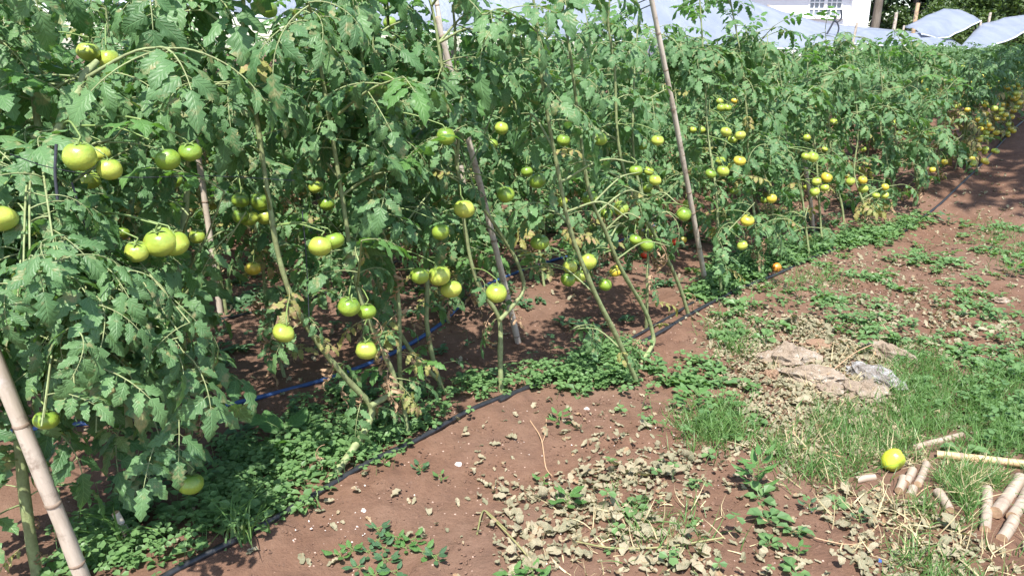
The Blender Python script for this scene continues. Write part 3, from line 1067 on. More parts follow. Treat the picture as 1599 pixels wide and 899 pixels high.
# drooping leafy shoots of the bushy plant at the left
bushy = PLANTS[1]
for k in range(32):
    tx, ty = rnd.uniform(25, 320), rnd.uniform(400, 760)
    if tx > 150 + (ty - 330) * 1.2 or (tx < 130 and ty > 700):
        continue
    tgt = plane_at(tx, ty, rnd.uniform(-1.98, -1.72))
    if tgt.z < 0.12:
        tgt.z = 0.12
    a = min(bushy['path'], key=lambda q: abs(q.z - tgt.z - 0.18))
    qs = catmull([a, a.lerp(tgt, 0.5) + Vector((0, 0, 0.08)), tgt], 5)
    rt = bushy['root']
    mb = MB()
    tube(mb, [v - rt.location for v in qs], 0.004, 0.0018, 6, True)
    link('side_shoot', mb.mesh('side_shoot', M['stem']), rt)
    ang = rnd.uniform(0, 6)
    for v in qs[1:]:
        ang += 2.4
        put_leaf(rt, v, ang, rnd.uniform(-0.7, 0.15), rnd.uniform(-.6, .6), rnd.uniform(0.45, 0.82), 'leaf', force=True)

# withered and young low growth along the bare lower stems
for pl in PLANTS:
    if pl.get('far') or pl['row'] > 2 or pl['s0'] < 0.8:
        continue
    low = [q for q in pl['path'] if q.z < 0.75]
    for _ in range((9 if pl['s0'] < 2.2 else 18) if pl['row'] == 0 else (20 if pl['s0'] < 2.6 else 32)):
        q = rnd.choice(low) if low else None
        if q is None:
            break
        q = q.copy()
        q.z = max(q.z, height(q.x, q.y) + 0.14)
        put_leaf(pl['root'], q, rnd.uniform(0, 6.28), rnd.uniform(-0.9, 0.1), rnd.uniform(-.6, .6), rnd.uniform(0.3, 0.7),
                 rnd.choice(('leaf', 'leaf', 'leaf', 'young', 'dry', 'dry', 'dry', 'yellow')))

    # low suckers leaning out into the alley
    for _ in range((0 if pl['s0'] < 2.2 else 2) if pl['row'] == 0 else (1 if pl['s0'] < 2.6 else 3)):
        if not low:
            break
        a = rnd.choice(low)
        yaw = rnd.uniform(0, 6.28)
        d = Vector((math.cos(yaw), math.sin(yaw), 0.25))
        L = rnd.uniform(0.18, 0.36)
        qs = catmull([a, a + d * L * 0.5 + Vector((0, 0, 0.05)), a + d * L], 4)
        if min(v.z for v in qs) < height(a.x, a.y) + 0.1:
            continue
        rt = pl['root']
        mb = MB()
        tube(mb, [v - rt.location for v in qs], 0.0042, 0.002, 6, True)
        link('side_shoot', mb.mesh('side_shoot', M['stem']), rt)
        for v in qs[2:]:
            put_leaf(rt, v, rnd.uniform(0, 6.28), rnd.uniform(-0.8, 0.1), rnd.uniform(-.6, .6), rnd.uniform(0.4, 0.8), rnd.choice(('leaf', 'leaf', 'leaf', 'leaf', 'young', 'yellow')))

# ------------------------------------------------------------------ stakes, wires, hoses
def culm(name, a, b, r0, r1, m='bamboo', knots=7, label='', cat='stake', group=None, bend=0.0):
    a, b = Vector(a), Vector(b)
    root = bpy.data.objects.new(name, None)
    COL.objects.link(root)
    root.location = a
    tag(root, label, cat, group)
    L = (b - a).length
    root.rotation_mode = 'QUATERNION'
    root.rotation_quaternion = (b - a).to_track_quat('Z', 'Y')
    mb = MB()
    wob = rnd.uniform(0, 50)
    P = []
    nr_ = 16 if L > 0.5 else 5
    for i in range(nr_ + 1):
        k = i / nr_
        P.append(Vector((bend * math.sin(math.pi * k) + 0.12 * r0 * noise.noise((k * 5, wob, 0)), 0.12 * r0 * noise.noise((k * 5, wob, 7)), L * k)))
    tube(mb, P, r0, r1, 12, True, 0.05 if L > 0.5 else 0.015, capmi=1)
    link('pole' if cat != 'stick' else 'shaft', mb.mesh('culm', [M[m], M['wood']]), root)
    for k in range(knots):
        t = (k + rnd.uniform(0.4, 0.8)) / knots
        c = Vector((bend * math.sin(math.pi * t), 0, L * t))
        d = Vector((0, 0, 1))
        r = r0 + (r1 - r0) * t
        mb = MB()
        tube(mb, [c - d * 0.006, c - d * 0.002, c + d * 0.002, c + d * 0.006], [r * 1.0, r * 1.10, r * 1.08, r * 0.99], None, 12, False, 0.03)
        link('knot_ring', mb.mesh('knot_ring', M['node']), root)
    return root

def stake(base_px, top_px, n_top_off, r0, r1, label, extra=1.0, knots=7, m='bamboo', bend=0.01):
    b = gp(*base_px)
    n0 = b.dot(NV)
    t = plane_at(top_px[0], top_px[1], n0 + n_top_off)
    t = b + (t - b) * extra
    return culm('stake', b - Vector((0, 0, 0.08)), t, r0, r1, m, knots, label, 'stake', 'stakes between the tomato plants', bend)

stake((137, 903), (-40, 480), 0.0, 0.0205, 0.018, 'thick weathered bamboo stake leaning left at the lower left corner', 1.25, 5)
stake((345, 490), (308, 240), 0.0, 0.017, 0.014, 'thin grey stake standing behind the row, right of the two large pale fruits', 1.9, 6)
stake((814, 533), (736, 235), 0.0, 0.0165, 0.013, 'middle grey stake leaning left behind the bare Y-shaped stem', 1.55, 7)
stake((1106, 442), (1012, -25), 0.0, 0.0165, 0.013, 'tall pale stake rising above the leaves to the top of the photo', 1.04, 9)
stake((1273, 362), (1255, 245), 0.0, 0.017, 0.015, 'short pale stake ending among yellow fruits at the right', 1.0, 3)
stake((214, 842), (180, 800), 0.0, 0.012, 0.011, 'short pale stub of stake standing in the clover at lower left', 1.0, 1)
# stake whose top shows in front of the plastic sheet at top centre
t_ = plane_at(680, -8, -3.95)
culm('stake', Vector((t_.x + 0.22, t_.y + 0.12, -0.05)), t_, 0.017, 0.0155, 'bamboo', 8,
     'weathered stake with its top against the plastic sheet at top centre', 'stake', 'stakes between the tomato plants', 0.015)
t_ = plane_at(1332, 48, -4.9)
culm('stake', Vector((t_.x - 0.05, t_.y, -0.05)), t_ + Vector((0.05, 0, 0.12)), 0.028, 0.02, 'bamboo', 6,
     'crooked grey stake topping the far rows in front of the plastic sheet', 'stake', 'stakes between the tomato plants', 0.05)

def hose(name, pts, r, m, label, cat='hose', group=None, per=6):
    mb = MB()
    P = catmull(pts, per)
    tube(mb, P, r, r, 9, True, 0.02)
    o = link(name, mb.mesh(name, M[m]))
    return tag(o, label, cat, group)

def ghose(pix, r, lift=0.0):
    return [gp(x, y, r * 0.75 + lift) for x, y in pix]

hose('drip_hose', ghose([(180, 950), (285, 888), (395, 832), (500, 770), (575, 725), (650, 690), (740, 640), (830, 605), (930, 562), (1010, 532), (1082, 490),
                         (1150, 455), (1212, 430), (1300, 392), (1400, 368)], 0.011) + [sn(q_, -1.86, height(*sn(q_, -1.86)[:2]) + 0.008) for q_ in (7.2, 7.8, 8.4, 9.1, 9.8, 10.5, 11.3, 12.2, 14, 17, 22)], 0.011, 'hose_black',
     'long black drip hose lying along the front row at the edge of the bare soil', 'hose', 'hoses between the rows')
hose('drip_hose', ghose([(780, 628), (840, 596), (900, 563), (965, 540), (1030, 505), (1075, 478), (1120, 450)], 0.0085), 0.0085, 'hose_black',
     'short black hose running close behind the long drip hose at centre', 'hose', 'hoses between the rows')
hose('supply_hose', ghose([(-90, 690), (0, 679), (120, 665), (215, 655), (330, 639), (430, 616), (530, 587), (620, 550), (690, 506), (750, 452), (850, 412), (955, 383), (1030, 350)], 0.0105)
     , 0.0105, 'hose_blue', 'blue supply hose lying on the soil between the first two rows', 'hose', 'hoses between the rows')
hose('drip_hose', ghose([(180, 555), (300, 512), (360, 497), (440, 479), (520, 455), (620, 410)], 0.009), 0.009, 'hose_black',
     'black hose on the shaded soil by the foot of the thin grey stake', 'hose', 'hoses between the rows')
hose('drip_hose', ghose([(120, 378), (235, 358), (330, 352), (420, 340)], 0.01), 0.01, 'hose_black',
     'black hose far back beneath the two large pale fruits', 'hose', 'hoses between the rows')

def wire(pts, r, label, m='twine', per=4, cat='wire', name='wire'):
    return hose(name, pts, r, m, label, cat, None, per)
wire([plane_at(88, 225, -1.95), plane_at(86, 270, -1.95), plane_at(90, 312, -1.95)], 0.0035, 'dark plastic twine hanging beside the cluster of four pale fruits', cat='twine', name='twine')
wire([plane_at(112, 285, -1.98), plane_at(126, 330, -1.98), plane_at(148, 395, -1.98)], 0.0024, 'grey slanting twine below the cluster of four pale fruits', cat='twine', name='twine')
wire([plane_at(472, 330, -2.15), plane_at(478, 400, -2.15), plane_at(483, 500, -2.15)], 0.0018, 'thin dark twine hanging beside the forked stem', cat='twine', name='twine')
wire([plane_at(20, 262, -1.95) + Vector((0, 0, .03)), plane_at(80, 262, -1.97), plane_at(190, 277, -2.0), plane_at(330, 275, -2.1), plane_at(460, 282, -2.1)], 0.0012,
     'thin trellis wire strung along the front row at fruit height')
wire([plane_at(1012, -2, -2.27), plane_at(985, 12, -2.6), plane_at(940, 45, -3.2)], 0.003, 'upper black wire slanting down left from the tall pale stake')
wire([plane_at(1016, 8, -2.27), plane_at(990, 20, -2.6), plane_at(955, 40, -3.2)], 0.003, 'lower black wire slanting down left from the tall pale stake')

# ------------------------------------------------------------------ plastic sheets, house, far trees
def sheet(name, grid, label, group='plastic rain covers', flat=False):
    """grid: rows of world points, thin film with real thickness and sag."""
    R, C = len(grid), len(grid[0])
    def lin(pts, per):
        return [a.lerp(b, k / per) for a, b in zip(pts, pts[1:]) for k in range(per)] + [pts[-1].copy()]
    cv = lin if flat else catmull
    rows = [cv(r, 6) for r in grid]
    cols = [cv([rows[i][j] for i in range(R)], 5) for j in range(len(rows[0]))]
    nu, nv = len(cols), len(cols[0])
    V = []
    for j in range(nu):
        for i in range(nv):
            p = cols[j][i].copy()
            p.z += 0.03 * noise.noise((p.x * 1.1, p.y * 1.1, 3.0)) + 0.012 * noise.noise((p.x * 4, p.y * 4, 9.0))
            V.append(p)
    Fc = [(j * nv + i, (j + 1) * nv + i, (j + 1) * nv + i + 1, j * nv + i + 1) for j in range(nu - 1) for i in range(nv - 1)]
    mb = MB()
    mb.add(V, Fc)
    root = bpy.data.objects.new(name, None)
    COL.objects.link(root)
    root.location = V[0]
    tag(root, label, 'plastic sheet', group)
    for k in range(len(mb.v)):
        mb.v[k] = tuple(Vector(mb.v[k]) - root.location)
    o = link('film', mb.mesh('film', M['film']), root)
    sol = o.modifiers.new('thick', 'SOLIDIFY')
    sol.thickness = 0.003
    # rolled hem along the near edge
    hm = MB()
    tube(hm, [Vector(mb.v[j * nv]) for j in range(nu)], 0.016, 0.016, 7)
    link('hem', hm.mesh('hem', M['hem']), root)
    return root

xs = [-350, -60, 230, 540, 800, 1000, 1180, 1290, 1370, 1440]
eave = [(-30), (-10), 8, 42, 58, 66, 78, 74, 68, 66]
ridge = [-330, -290, -260, -220, -150, -70, 4, 36, 44, 51]
A = [plane_at(x, y, -5.35) for x, y in zip(xs, eave)]
Bm = [plane_at(x, (y + z) / 2 - 4, -6.2) for x, y, z in zip(xs, eave, ridge)]
Cr = [plane_at(x, z, -7.1) for x, z in zip(xs, ridge)]
sheet('plastic_sheet', [A, Bm, Cr], 'large pale blue plastic sheet sloping up behind the rows to the top edge')
def patch(pix, n, label):
    sheet('plastic_sheet', [[plane_at(x, y, n[i]) for x, y in row] for i, row in enumerate(pix)], label, flat=True)
patch([[(1440, 52), (1462, 62), (1482, 58), (1532, 33)], [(1425, 45), (1452, 36), (1492, 30), (1518, 24)], [(1412, 42), (1445, 26), (1474, 14), (1499, 15)]],
      (-5.3, -5.7, -6.2), 'raised plastic sheet roof with a pointed corner, in front of dark trees')
patch([[(1498, 77), (1535, 76), (1568, 66), (1605, 48)], [(1508, 64), (1532, 56), (1575, 44), (1650, 36)], [(1520, 50), (1532, 38), (1568, 28), (1640, 18)]],
      (-4.4, -4.8, -5.4), 'raised plastic sheet roof at the right edge of the photo')
patch([[(1310, 68), (1390, 72), (1460, 72), (1512, 78)], [(1330, 56), (1400, 60), (1460, 62), (1500, 70)], [(1350, 46), (1400, 48), (1450, 54), (1490, 62)]],
      (-5.0, -5.2, -5.5), 'low sagging plastic sheet joining the raised sheets')

def pole_at(x, y0, y1, n, r, label, m='bamboo_new'):
    t = plane_at(x, y0, n)
    return culm('pole', Vector((t.x, t.y, -0.05)), t, r, r * 0.85, m, 5, label, 'pole', 'poles holding the plastic sheets', 0.02)
pole_at(1434, 5, 40, -6.4, 0.055, 'tan bamboo pole standing up left of the pointed plastic sheet')
pole_at(1400, 20, 45, -7.3, 0.05, 'thin grey pole behind the low plastic sheet', 'bamboo')
pole_at(1547, 20, 40, -5.5, 0.04, 'grey pole between the two raised plastic sheets', 'bamboo')
pole_at(1412, 40, 60, -6.25, 0.03, 'short support pole under the pointed plastic sheet, left corner', 'bamboo')
pole_at(1532, 34, 60, -5.35, 0.03, 'short support pole under the pointed plastic sheet, right corner', 'bamboo')
pole_at(1640, 20, 60, -5.4, 0.03, 'support pole under the right edge plastic sheet', 'bamboo')
for k, (x, n) in enumerate(((560, -5.4), (1000, -5.4))):
    t = plane_at(x, 62, n)
    culm('pole', Vector((t.x, t.y, -0.05)), t, 0.03, 0.026, 'bamboo', 5, ('left', 'right')[k] + ' support pole beneath the low edge of the large plastic sheet', 'pole',
         'poles holding the plastic sheets', 0.01)
for k, x in enumerate((250, 700, 1000, 1200)):
    t = plane_at(x, [-258, -185, -70, 8][k], -7.1)
    culm('pole', Vector((t.x, t.y, -0.05)), t, 0.035, 0.03, 'bamboo', 6, ('first', 'second', 'third', 'fourth')[k] + ' pole from the left under the high edge of the large plastic sheet', 'pole',
         'poles holding the plastic sheets', 0.01)
# loop of dark cable snagged on the large sheet
ca = plane_at(1311, 22, -6.0)
mb = MB()
k_ = project(ca)[2] / F
loop = [ca + Vector((k_ * a, -0.05, k_ * b)) for a, b in ((0, 6), (2, -6), (-4, -12), (-9, -9), (-6, -3), (-14, -22), (-22, -38))]
tube(mb, catmull(loop, 4), 0.018, 0.018, 6)
loop = [ca + Vector((k_ * a, -0.05, k_ * b)) for a, b in ((-6, -10), (0, -22), (-4, -40))]
tube(mb, catmull(loop, 4), 0.014, 0.014, 6)
tag(link('cable', mb.mesh('cable', M['twine'])), 'loop of dark cable snagged on the large plastic sheet below the house window', 'cable')

# house behind the sheets
def box(mb, lo, hi, mi=0):
    x0, y0, z0 = lo
    x1, y1, z1 = hi
    V = [(x0, y0, z0), (x1, y0, z0), (x1, y1, z0), (x0, y1, z0), (x0, y0, z1), (x1, y0, z1), (x1, y1, z1), (x0, y1, z1)]
    mb.add(V, [(0, 3, 2, 1), (4, 5, 6, 7), (0, 1, 5, 4), (1, 2, 6, 5), (2, 3, 7, 6), (3, 0, 4, 7)], None, mi)

HD = 29.0
def hx(x):
    return ray(x, 10).x / ray(x, 10).y * HD
def hz(y):
    return CAMH + ray(1300, y).z / ray(1300, y).y * HD
house = bpy.data.objects.new('house', None)
COL.objects.link(house)
house.location = (hx(1200), HD, 0)
tag(house, 'white house with lattice casement window behind the plastic sheets', 'house')
ox = hx(1200)
xr = hx(1356) - ox
wl, wr = hx(1262) - ox, hx(1316) - ox
zb, zt = hz(27), hz(27) + 1.45
mb = MB()
box(mb, (-3.2, 0, 0), (wl, 0.22, 4.2))
box(mb, (wr, 0, 0), (xr - 0.05, 0.22, 4.2))
box(mb, (wl, 0.003, 0), (wr, 0.22, zb))
box(mb, (wl, 0.003, zt), (wr, 0.22, 4.2))
box(mb, (xr - 0.25, 0.22, 0), (xr - 0.05, 7, 4.2))
box(mb, (-3.2, 0.22, 0), (-3.0, 7, 4.2))
box(mb, (-3.0, 6.8, 0), (xr - 0.25, 7, 4.2))
link('wall', mb.mesh('wall', M['wall'], False), house)
mb = MB()
box(mb, (hx(1328) - ox, -0.16, 0), (xr, 0.1, 4.19))
link('corner_pillar', mb.mesh('corner_pillar', M['wall'], False), house)
mb = MB()
rv = [(-3.7, -0.7, 4.2), (xr + 0.5, -0.7, 4.2), (xr + 0.5, 7.6, 4.2), (-3.7, 7.6, 4.2), (-3.7, 3.4, 5.8), (xr + 0.5, 3.4, 5.8)]
mb.add(rv, [(0, 1, 5, 4), (2, 3, 4, 5), (1, 2, 5), (3, 0, 4), (3, 2, 1, 0)])
link('roof', mb.mesh('roof', M['roof'], False), house)
mb = MB()
e = 0.06
box(mb, (wl, -0.02, zb), (wl + e, 0.12, zt))
box(mb, (wr - e, -0.02, zb), (wr, 0.12, zt))
box(mb, (wl + e, -0.02, zb), (wr - e, 0.12, zb + e))
box(mb, (wl + e, -0.02, zt - e), (wr - e, 0.12, zt))
cxm = (wl + wr) / 2
box(mb, (cxm - 0.06, -0.015, zb + e), (cxm + 0.06, 0.115, zt - e))
win = link('window', mb.mesh('window_frame', M['frame'], False), house)
for side_, (a, b) in enumerate(((wl + e, cxm - 0.06), (cxm + 0.06, wr - e))):
    nc, nr = 3, 6
    bw = 0.035
    cw = (b - a - bw * (nc - 1)) / nc
    ch = (zt - zb - 2 * e - bw * (nr - 1)) / nr
    bars = MB()
    for i in range(1, nc):
        x0 = a + i * cw + (i - 1) * bw
        box(bars, (x0, 0.0, zb + e), (x0 + bw, 0.08, zt - e))
    for j in range(1, nr):
        z0 = zb + e + j * ch + (j - 1) * bw
        for i in range(nc):
            box(bars, (a + i * (cw + bw), 0.004, z0), (a + i * (cw + bw) + cw, 0.076, z0 + bw))
    link('lattice', bars.mesh('lattice', M['frame'], False), win)
    for i in range(nc):
        for j in range(nr):
            p = MB()
            box(p, (a + i * (cw + bw), 0.03, zb + e + j * (ch + bw)), (a + i * (cw + bw) + cw, 0.05, zb + e + j * (ch + bw) + ch))
            link('pane', p.mesh('pane', M['glass'], False), win)
mb = MB()
box(mb, (wl - 0.08, -0.1, zb - 0.07), (wr + 0.08, 0.0, zb - 0.002))
link('sill', mb.mesh('sill', M['wall'], False), house)

def leaf_quad():
    mb = MB()
    mb.add([(0, 0, 0), (0.32, 0.5, 0.06), (0, 1, -0.12), (-0.32, 0.5, 0.06)], [(0, 1, 2, 3)])
    return tmpl(mb)
LQ = leaf_quad()

def crown(rng, clumps, per, rad, size):
    items = []
    for (c, r) in clumps:
        c = Vector(c)
        for _ in range(per):
            d = Vector((rng.gauss(0, 1), rng.gauss(0, 1), rng.gauss(0, 1))).normalized()
            p = c + Vector((d.x, d.y, d.z * 0.75)) * r * rng.random() ** 0.45
            items.append((0, xf(p, rng.uniform(0, 6.28), rng.uniform(-1.3, 0.6), rng.uniform(-.8, .8), size * rng.uniform(0.6, 1.3))))
    return items

tr_rng = random.Random(3)
def make_tree_data(h, r, trunk_r, low, ncl, per, size, mname):
    cl = []
    for k in range(ncl):
        z = low + (h - low) * (k + 0.5) / ncl
        kk = (z - low) / (h - low)
        rr = r * (1 - 0.75 * kk) * tr_rng.uniform(0.5, 1.0)
        a = k * 2.4
        cl.append(((rr * math.cos(a), rr * math.sin(a), z), r * tr_rng.uniform(0.34, 0.55)))
    o = bulk('crown', [LQ], crown(tr_rng, cl, per, r, size), M[mname])
    data = o.data
    bpy.data.objects.remove(o)
    mb = MB()
    tube(mb, catmull([(0, 0, -0.1), (0.06 * h / 8, 0, h * 0.3), (-0.04, 0.05, h * 0.65), (0, 0, h * 0.95)], 4), trunk_r, trunk_r * 0.2, 9, True, 0.06)
    for c, rr in cl:
        z0 = max(0.3, c[2] - 0.5 * rr - 0.3)
        tube(mb, catmull([(0, 0, z0), (c[0] * 0.5, c[1] * 0.5, (z0 + c[2]) / 2 + 0.1), c], 3), trunk_r * 0.28, trunk_r * 0.06, 5, False)
    return data, mb.mesh('trunk', M['bark'])

CON = [make_tree_data(11, 2.3, 0.20, 1.0, 26, 230, 0.30, 'tree') for _ in range(2)]
BSH = [make_tree_data(3.6, 1.5, 0.09, 0.35, 14, 330, 0.17, 'bush') for _ in range(2)]

def tree_at(p, kind, name, label, cat, group, sc=1.0):
    r = bpy.data.objects.new(name, None)
    COL.objects.link(r)
    r.location = p
    r.rotation_euler.z = rnd.uniform(0, 6.28)
    r.scale = (sc, sc, sc * rnd.uniform(0.9, 1.1))
    tag(r, label, cat, group)
    cdat, tdat = rnd.choice(kind)
    link('crown', cdat, r)
    link('trunk', tdat, r)
    return r

def at_depth(x, dep):
    d = ray(x, 60)
    return Vector((d.x / d.y * dep, dep, 0))
BW = 'first second third fourth fifth sixth seventh'.split()
for x, dep, sc in ((1400, 33, 0.75), (1462, 31, 0.9), (1520, 33, 1.0), (1585, 29, 1.0), (1640, 33, 1.1), (1700, 30, 1.0), (1770, 31, 1.1)):
    tree_at(at_depth(x, dep), BSH, 'bush', BW.pop(0) + ' green bush from the left in the hedge behind the raised plastic sheets', 'bush', 'bushes in the hedge behind the sheets', sc)
TW = 'first second third fourth fifth sixth seventh eighth ninth'.split()
for x, dep, sc in ((1372, 42, 1.0), (1425, 40, 1.0), (1470, 44, 1.1), (1515, 40, 1.0), (1560, 43, 1.15), (1600, 40, 1.0), (1650, 44, 1.1), (1710, 41, 1.1), (1780, 43, 1.0)):
    tree_at(at_depth(x, dep), CON, 'tree', TW.pop(0) + ' tall dark tree from the house in the line behind the hedge', 'tree', 'dark trees behind the hedge', sc)
for x, dep in ((-900, 40), (-500, 44), (-150, 42), (200, 45), (520, 42), (820, 46), (1080, 43), (1240, 47)):
    tree_at(at_depth(x, dep), CON, 'tree', 'tall dark tree behind the large plastic sheet', 'tree', 'dark trees behind the large sheet', 1.1)
mb = MB()
tp = at_depth(1362, 31.5)
tube(mb, catmull([(tp.x, tp.y, -0.1), (tp.x + 0.05, tp.y, 2.5), (tp.x + 0.15, tp.y, 7)], 5), 0.2, 0.12, 10, True, 0.05)
for k in range(5):
    a = k * 2.4
    tube(mb, catmull([(tp.x + 0.1, tp.y, 4.5 + k * 0.5), (tp.x + math.cos(a), tp.y + math.sin(a), 5.4 + k * .5), (tp.x + 1.6 * math.cos(a), tp.y + 1.6 * math.sin(a), 5.9 + k * .5)], 3), 0.05, 0.015, 6)
r = bpy.data.objects.new('tree', None)
COL.objects.link(r)
r.location = (0, 0, 0)
tag(r, 'slim bare grey trunk of a tree just right of the white house corner', 'tree')
link('trunk', mb.mesh('trunk', M['bark']), r)
o = bulk('crown', [LQ], crown(tr_rng, [((tp.x + math.cos(k) * 1.2, tp.y + math.sin(k) * 1.2, 6.5 + k * 0.4), 1.0) for k in range(7)], 160, 1, 0.25), M['tree'], r)

# tree outside the frame on the right whose crown shades the edge of the path
r = bpy.data.objects.new('tree', None)
COL.objects.link(r)
r.location = (8.9, 7.0, 0)
tag(r, 'leaning tree right of the frame shading the edge of the path', 'tree')
mb = MB()
tube(mb, catmull([(0, 0, -0.1), (-0.6, -0.2, 2.4), (-2.2, -0.5, 4.4), (-3.6, -0.8, 5.4)], 5), 0.17, 0.06, 10, True, 0.05)
for k in range(8):
    tube(mb, catmull([(-2.0 - k * 0.2, -0.5, 4.3 + k * 0.12), (-2.6 - k * 0.2, -0.6 + math.cos(k * 2) * 0.7, 4.9), (-3.2 - k * .15, -0.6 + math.cos(k * 2) * 1.3, 5.5)], 3), 0.04, 0.01, 5)
link('trunk', mb.mesh('trunk', M['bark']), r)
cl = []
for k in range(16):
    v = tr_rng.uniform(-2.6, 3.4)
    cl.append(((-3.0 + 0.62 * v + tr_rng.uniform(-.5, 1.3), -0.9 + v, 5.6 + tr_rng.uniform(-.5, .9)), tr_rng.uniform(0.6, 0.95)))
bulk('crown', [LQ], crown(tr_rng, cl, 210, 1, 0.22), M['tree'], r)

# ------------------------------------------------------------------ rocks, logs, fallen fruit
def rock_obj(cx, cy, wpx, hpx, depth_m, hgt, m, label, seed, name='rock', rot=0.0, cat='rock'):
    c = gp(cx, cy)
    D = project(c)[2]
    wx = wpx * D / F
    mb = MB()
    V = []
    rings, seg = 16, 30
    for i in range(rings + 1):
        th = math.pi * i / rings
        for j in range(seg):
            a = 2 * math.pi * j / seg
            d = Vector((math.sin(th) * math.cos(a), math.sin(th) * math.sin(a), math.cos(th)))
            k = 1 + 0.45 * noise.noise(d * 1.7 + Vector((seed, 0, 0))) + 0.26 * noise.noise(d * 4.5 + Vector((seed, 5, 0))) + 0.12 * noise.noise(d * 11 + Vector((seed, 9, 0)))
            k = round(k * 7) / 7 * 0.5 + k * 0.5
            V.append((d.x * k * wx / 2, d.y * k * depth_m / 2, d.z * k * hgt))
    Fc = [(i * seg + j, (i + 1) * seg + j, (i + 1) * seg + (j + 1) % seg, i * seg + (j + 1) % seg) for i in range(rings) for j in range(seg)]
    mb.add(V, Fc)
    o = link(name, mb.mesh(name, M[m], False))
    o.location = c + Vector((0, 0, hgt * 0.12))
    o.rotation_euler = (rnd.uniform(-.1, .1), rnd.uniform(-.1, .1), rot)
    return tag(o, label, cat)
rock_obj(1228, 566, 95, 30, 0.16, 0.07, 'rock_tan', 'flat tan rock with pale patches, left of the littered outcrop', 1.0, rot=0.2)
rock_obj(1204, 590, 30, 22, 0.075, 0.035, 'rock_orange', 'small rounded orange rock at the left foot of the outcrop', 2.4)
rock_obj(1262, 592, 110, 28, 0.13, 0.05, 'rock_tan', 'long low tan rock under dried leaves in the outcrop', 3.1, rot=-0.3)
rock_obj(1364, 592, 56, 60, 0.30, 0.05, 'rock_white', 'white lichen-covered rock beside the grass', 4.7, rot=0.3)
rock_obj(1348, 615, 70, 30, 0.18, 0.045, 'rock_tan', 'tan rock face below the white lichen rock', 5.3, rot=0.2)
rock_obj(1300, 610, 50, 26, 0.12, 0.028, 'rock_tan', 'small grey-tan rock in the middle of the outcrop', 6.2)
rock_obj(1385, 555, 40, 34, 0.26, 0.05, 'rock_tan', 'narrow brown rock behind the white lichen rock', 7.9, rot=0.6)
rock_obj(1285, 540, 60, 18, 0.12, 0.025, 'rock_orange', 'orange-tan rock showing through litter at the top of the outcrop', 8.8)
rock_obj(1243, 556, 28, 14, 0.06, 0.03, 'rock_orange', 'small orange rock between the tan rocks', 9.9)
rock_obj(1523, 737, 22, 14, 0.045, 0.022, 'rock_tan', 'small round pinkish stone below the long cut stick', 10.5, 'stone', cat='stone')
rock_obj(716, 725, 10, 8, 0.018, 0.008, 'pebble', 'small pink pebble on the bare soil near the black hose', 11.5, 'pebble', cat='pebble')
rock_obj(916, 640, 10, 8, 0.018, 0.010, 'pebble', 'small white pebble on the soil right of the seedling', 12.5, 'pebble', cat='pebble')
rock_obj(568, 798, 8, 8, 0.014, 0.009, 'pebble', 'small white pebble on the soil left of the low dull weeds', 13.5, 'pebble', cat='pebble')
rock_obj(1563, 470, 26, 12, 0.08, 0.02, 'rock_tan', 'pale flat stone on the path at the right edge', 14.5, 'stone', cat='stone')

LOGS = []

def log(a, b, r, m, label, lift=0.6, knots=1, name='log', cat='log'):
    LOGS.append((a, b, r))
    A, B = gp(*a), gp(*b)
    k = project(A)[2] / F
    R = r * k * 0.84
    A.z += R * lift
    B.z += R * lift
    return culm(name, A, B, R, R * rnd.uniform(0.85, 1.0), m, min(knots, 1) if name in ('log', 'wood_chunk') else knots, label, cat, 'cut sticks lying by the grass', R * 0.15)
log((1462, 714), (1640, 734), 7.5, 'bamboo_new', 'long peeled tan stick lying on the grass at the right edge', 0.9, 3, 'cut_stick', 'cut stick')
log((1425, 702), (1502, 681), 6, 'logwood', 'pale weathered stick half hidden in grass above the long stick', 0.6, 2, 'cut_stick', 'cut stick')
log((1336, 753), (1366, 748), 7, 'logwood', 'short light wood chunk left below the lime tomato', 0.7, 0, 'wood_chunk', 'wood chunk')
log((1424, 738), (1414, 758), 8, 'logwood', 'pale grey wood chunk just right of the lime tomato', 0.7, 1, 'wood_chunk', 'wood chunk')
log((1446, 728), (1432, 760), 7, 'logwood', 'tan wood chunk behind the pale grey chunk', 0.7, 1, 'wood_chunk', 'wood chunk')
log((1410, 750), (1403, 770), 8, 'logwood', 'greyish wood chunk nearest below the lime tomato', 0.7, 0, 'wood_chunk', 'wood chunk')
log((1425, 765), (1419, 778), 8, 'logwood', 'small orange-tan wood end below the chunks', 0.6, 0, 'wood_chunk', 'wood chunk')
log((1464, 773), (1482, 802), 9.5, 'logwood', 'short round log with tan cut end facing the camera', 0.7, 0, 'log', 'log')
log((1540, 768), (1537, 832), 9.5, 'logwood', 'pale round log pointing straight at the camera', 0.7, 2, 'log', 'log')
log((1592, 752), (1553, 806), 11, 'logwood', 'thick brown log slanting beside the pale round log', 0.7, 2, 'log', 'log')
log((1606, 768), (1580, 812), 10, 'logwood', 'rear slanting log at the right edge', 0.7, 1, 'log', 'log')
log((1582, 815), (1563, 846), 10, 'logwood', 'pale broken log end in front of the slanting logs', 0.7, 1, 'log', 'log')

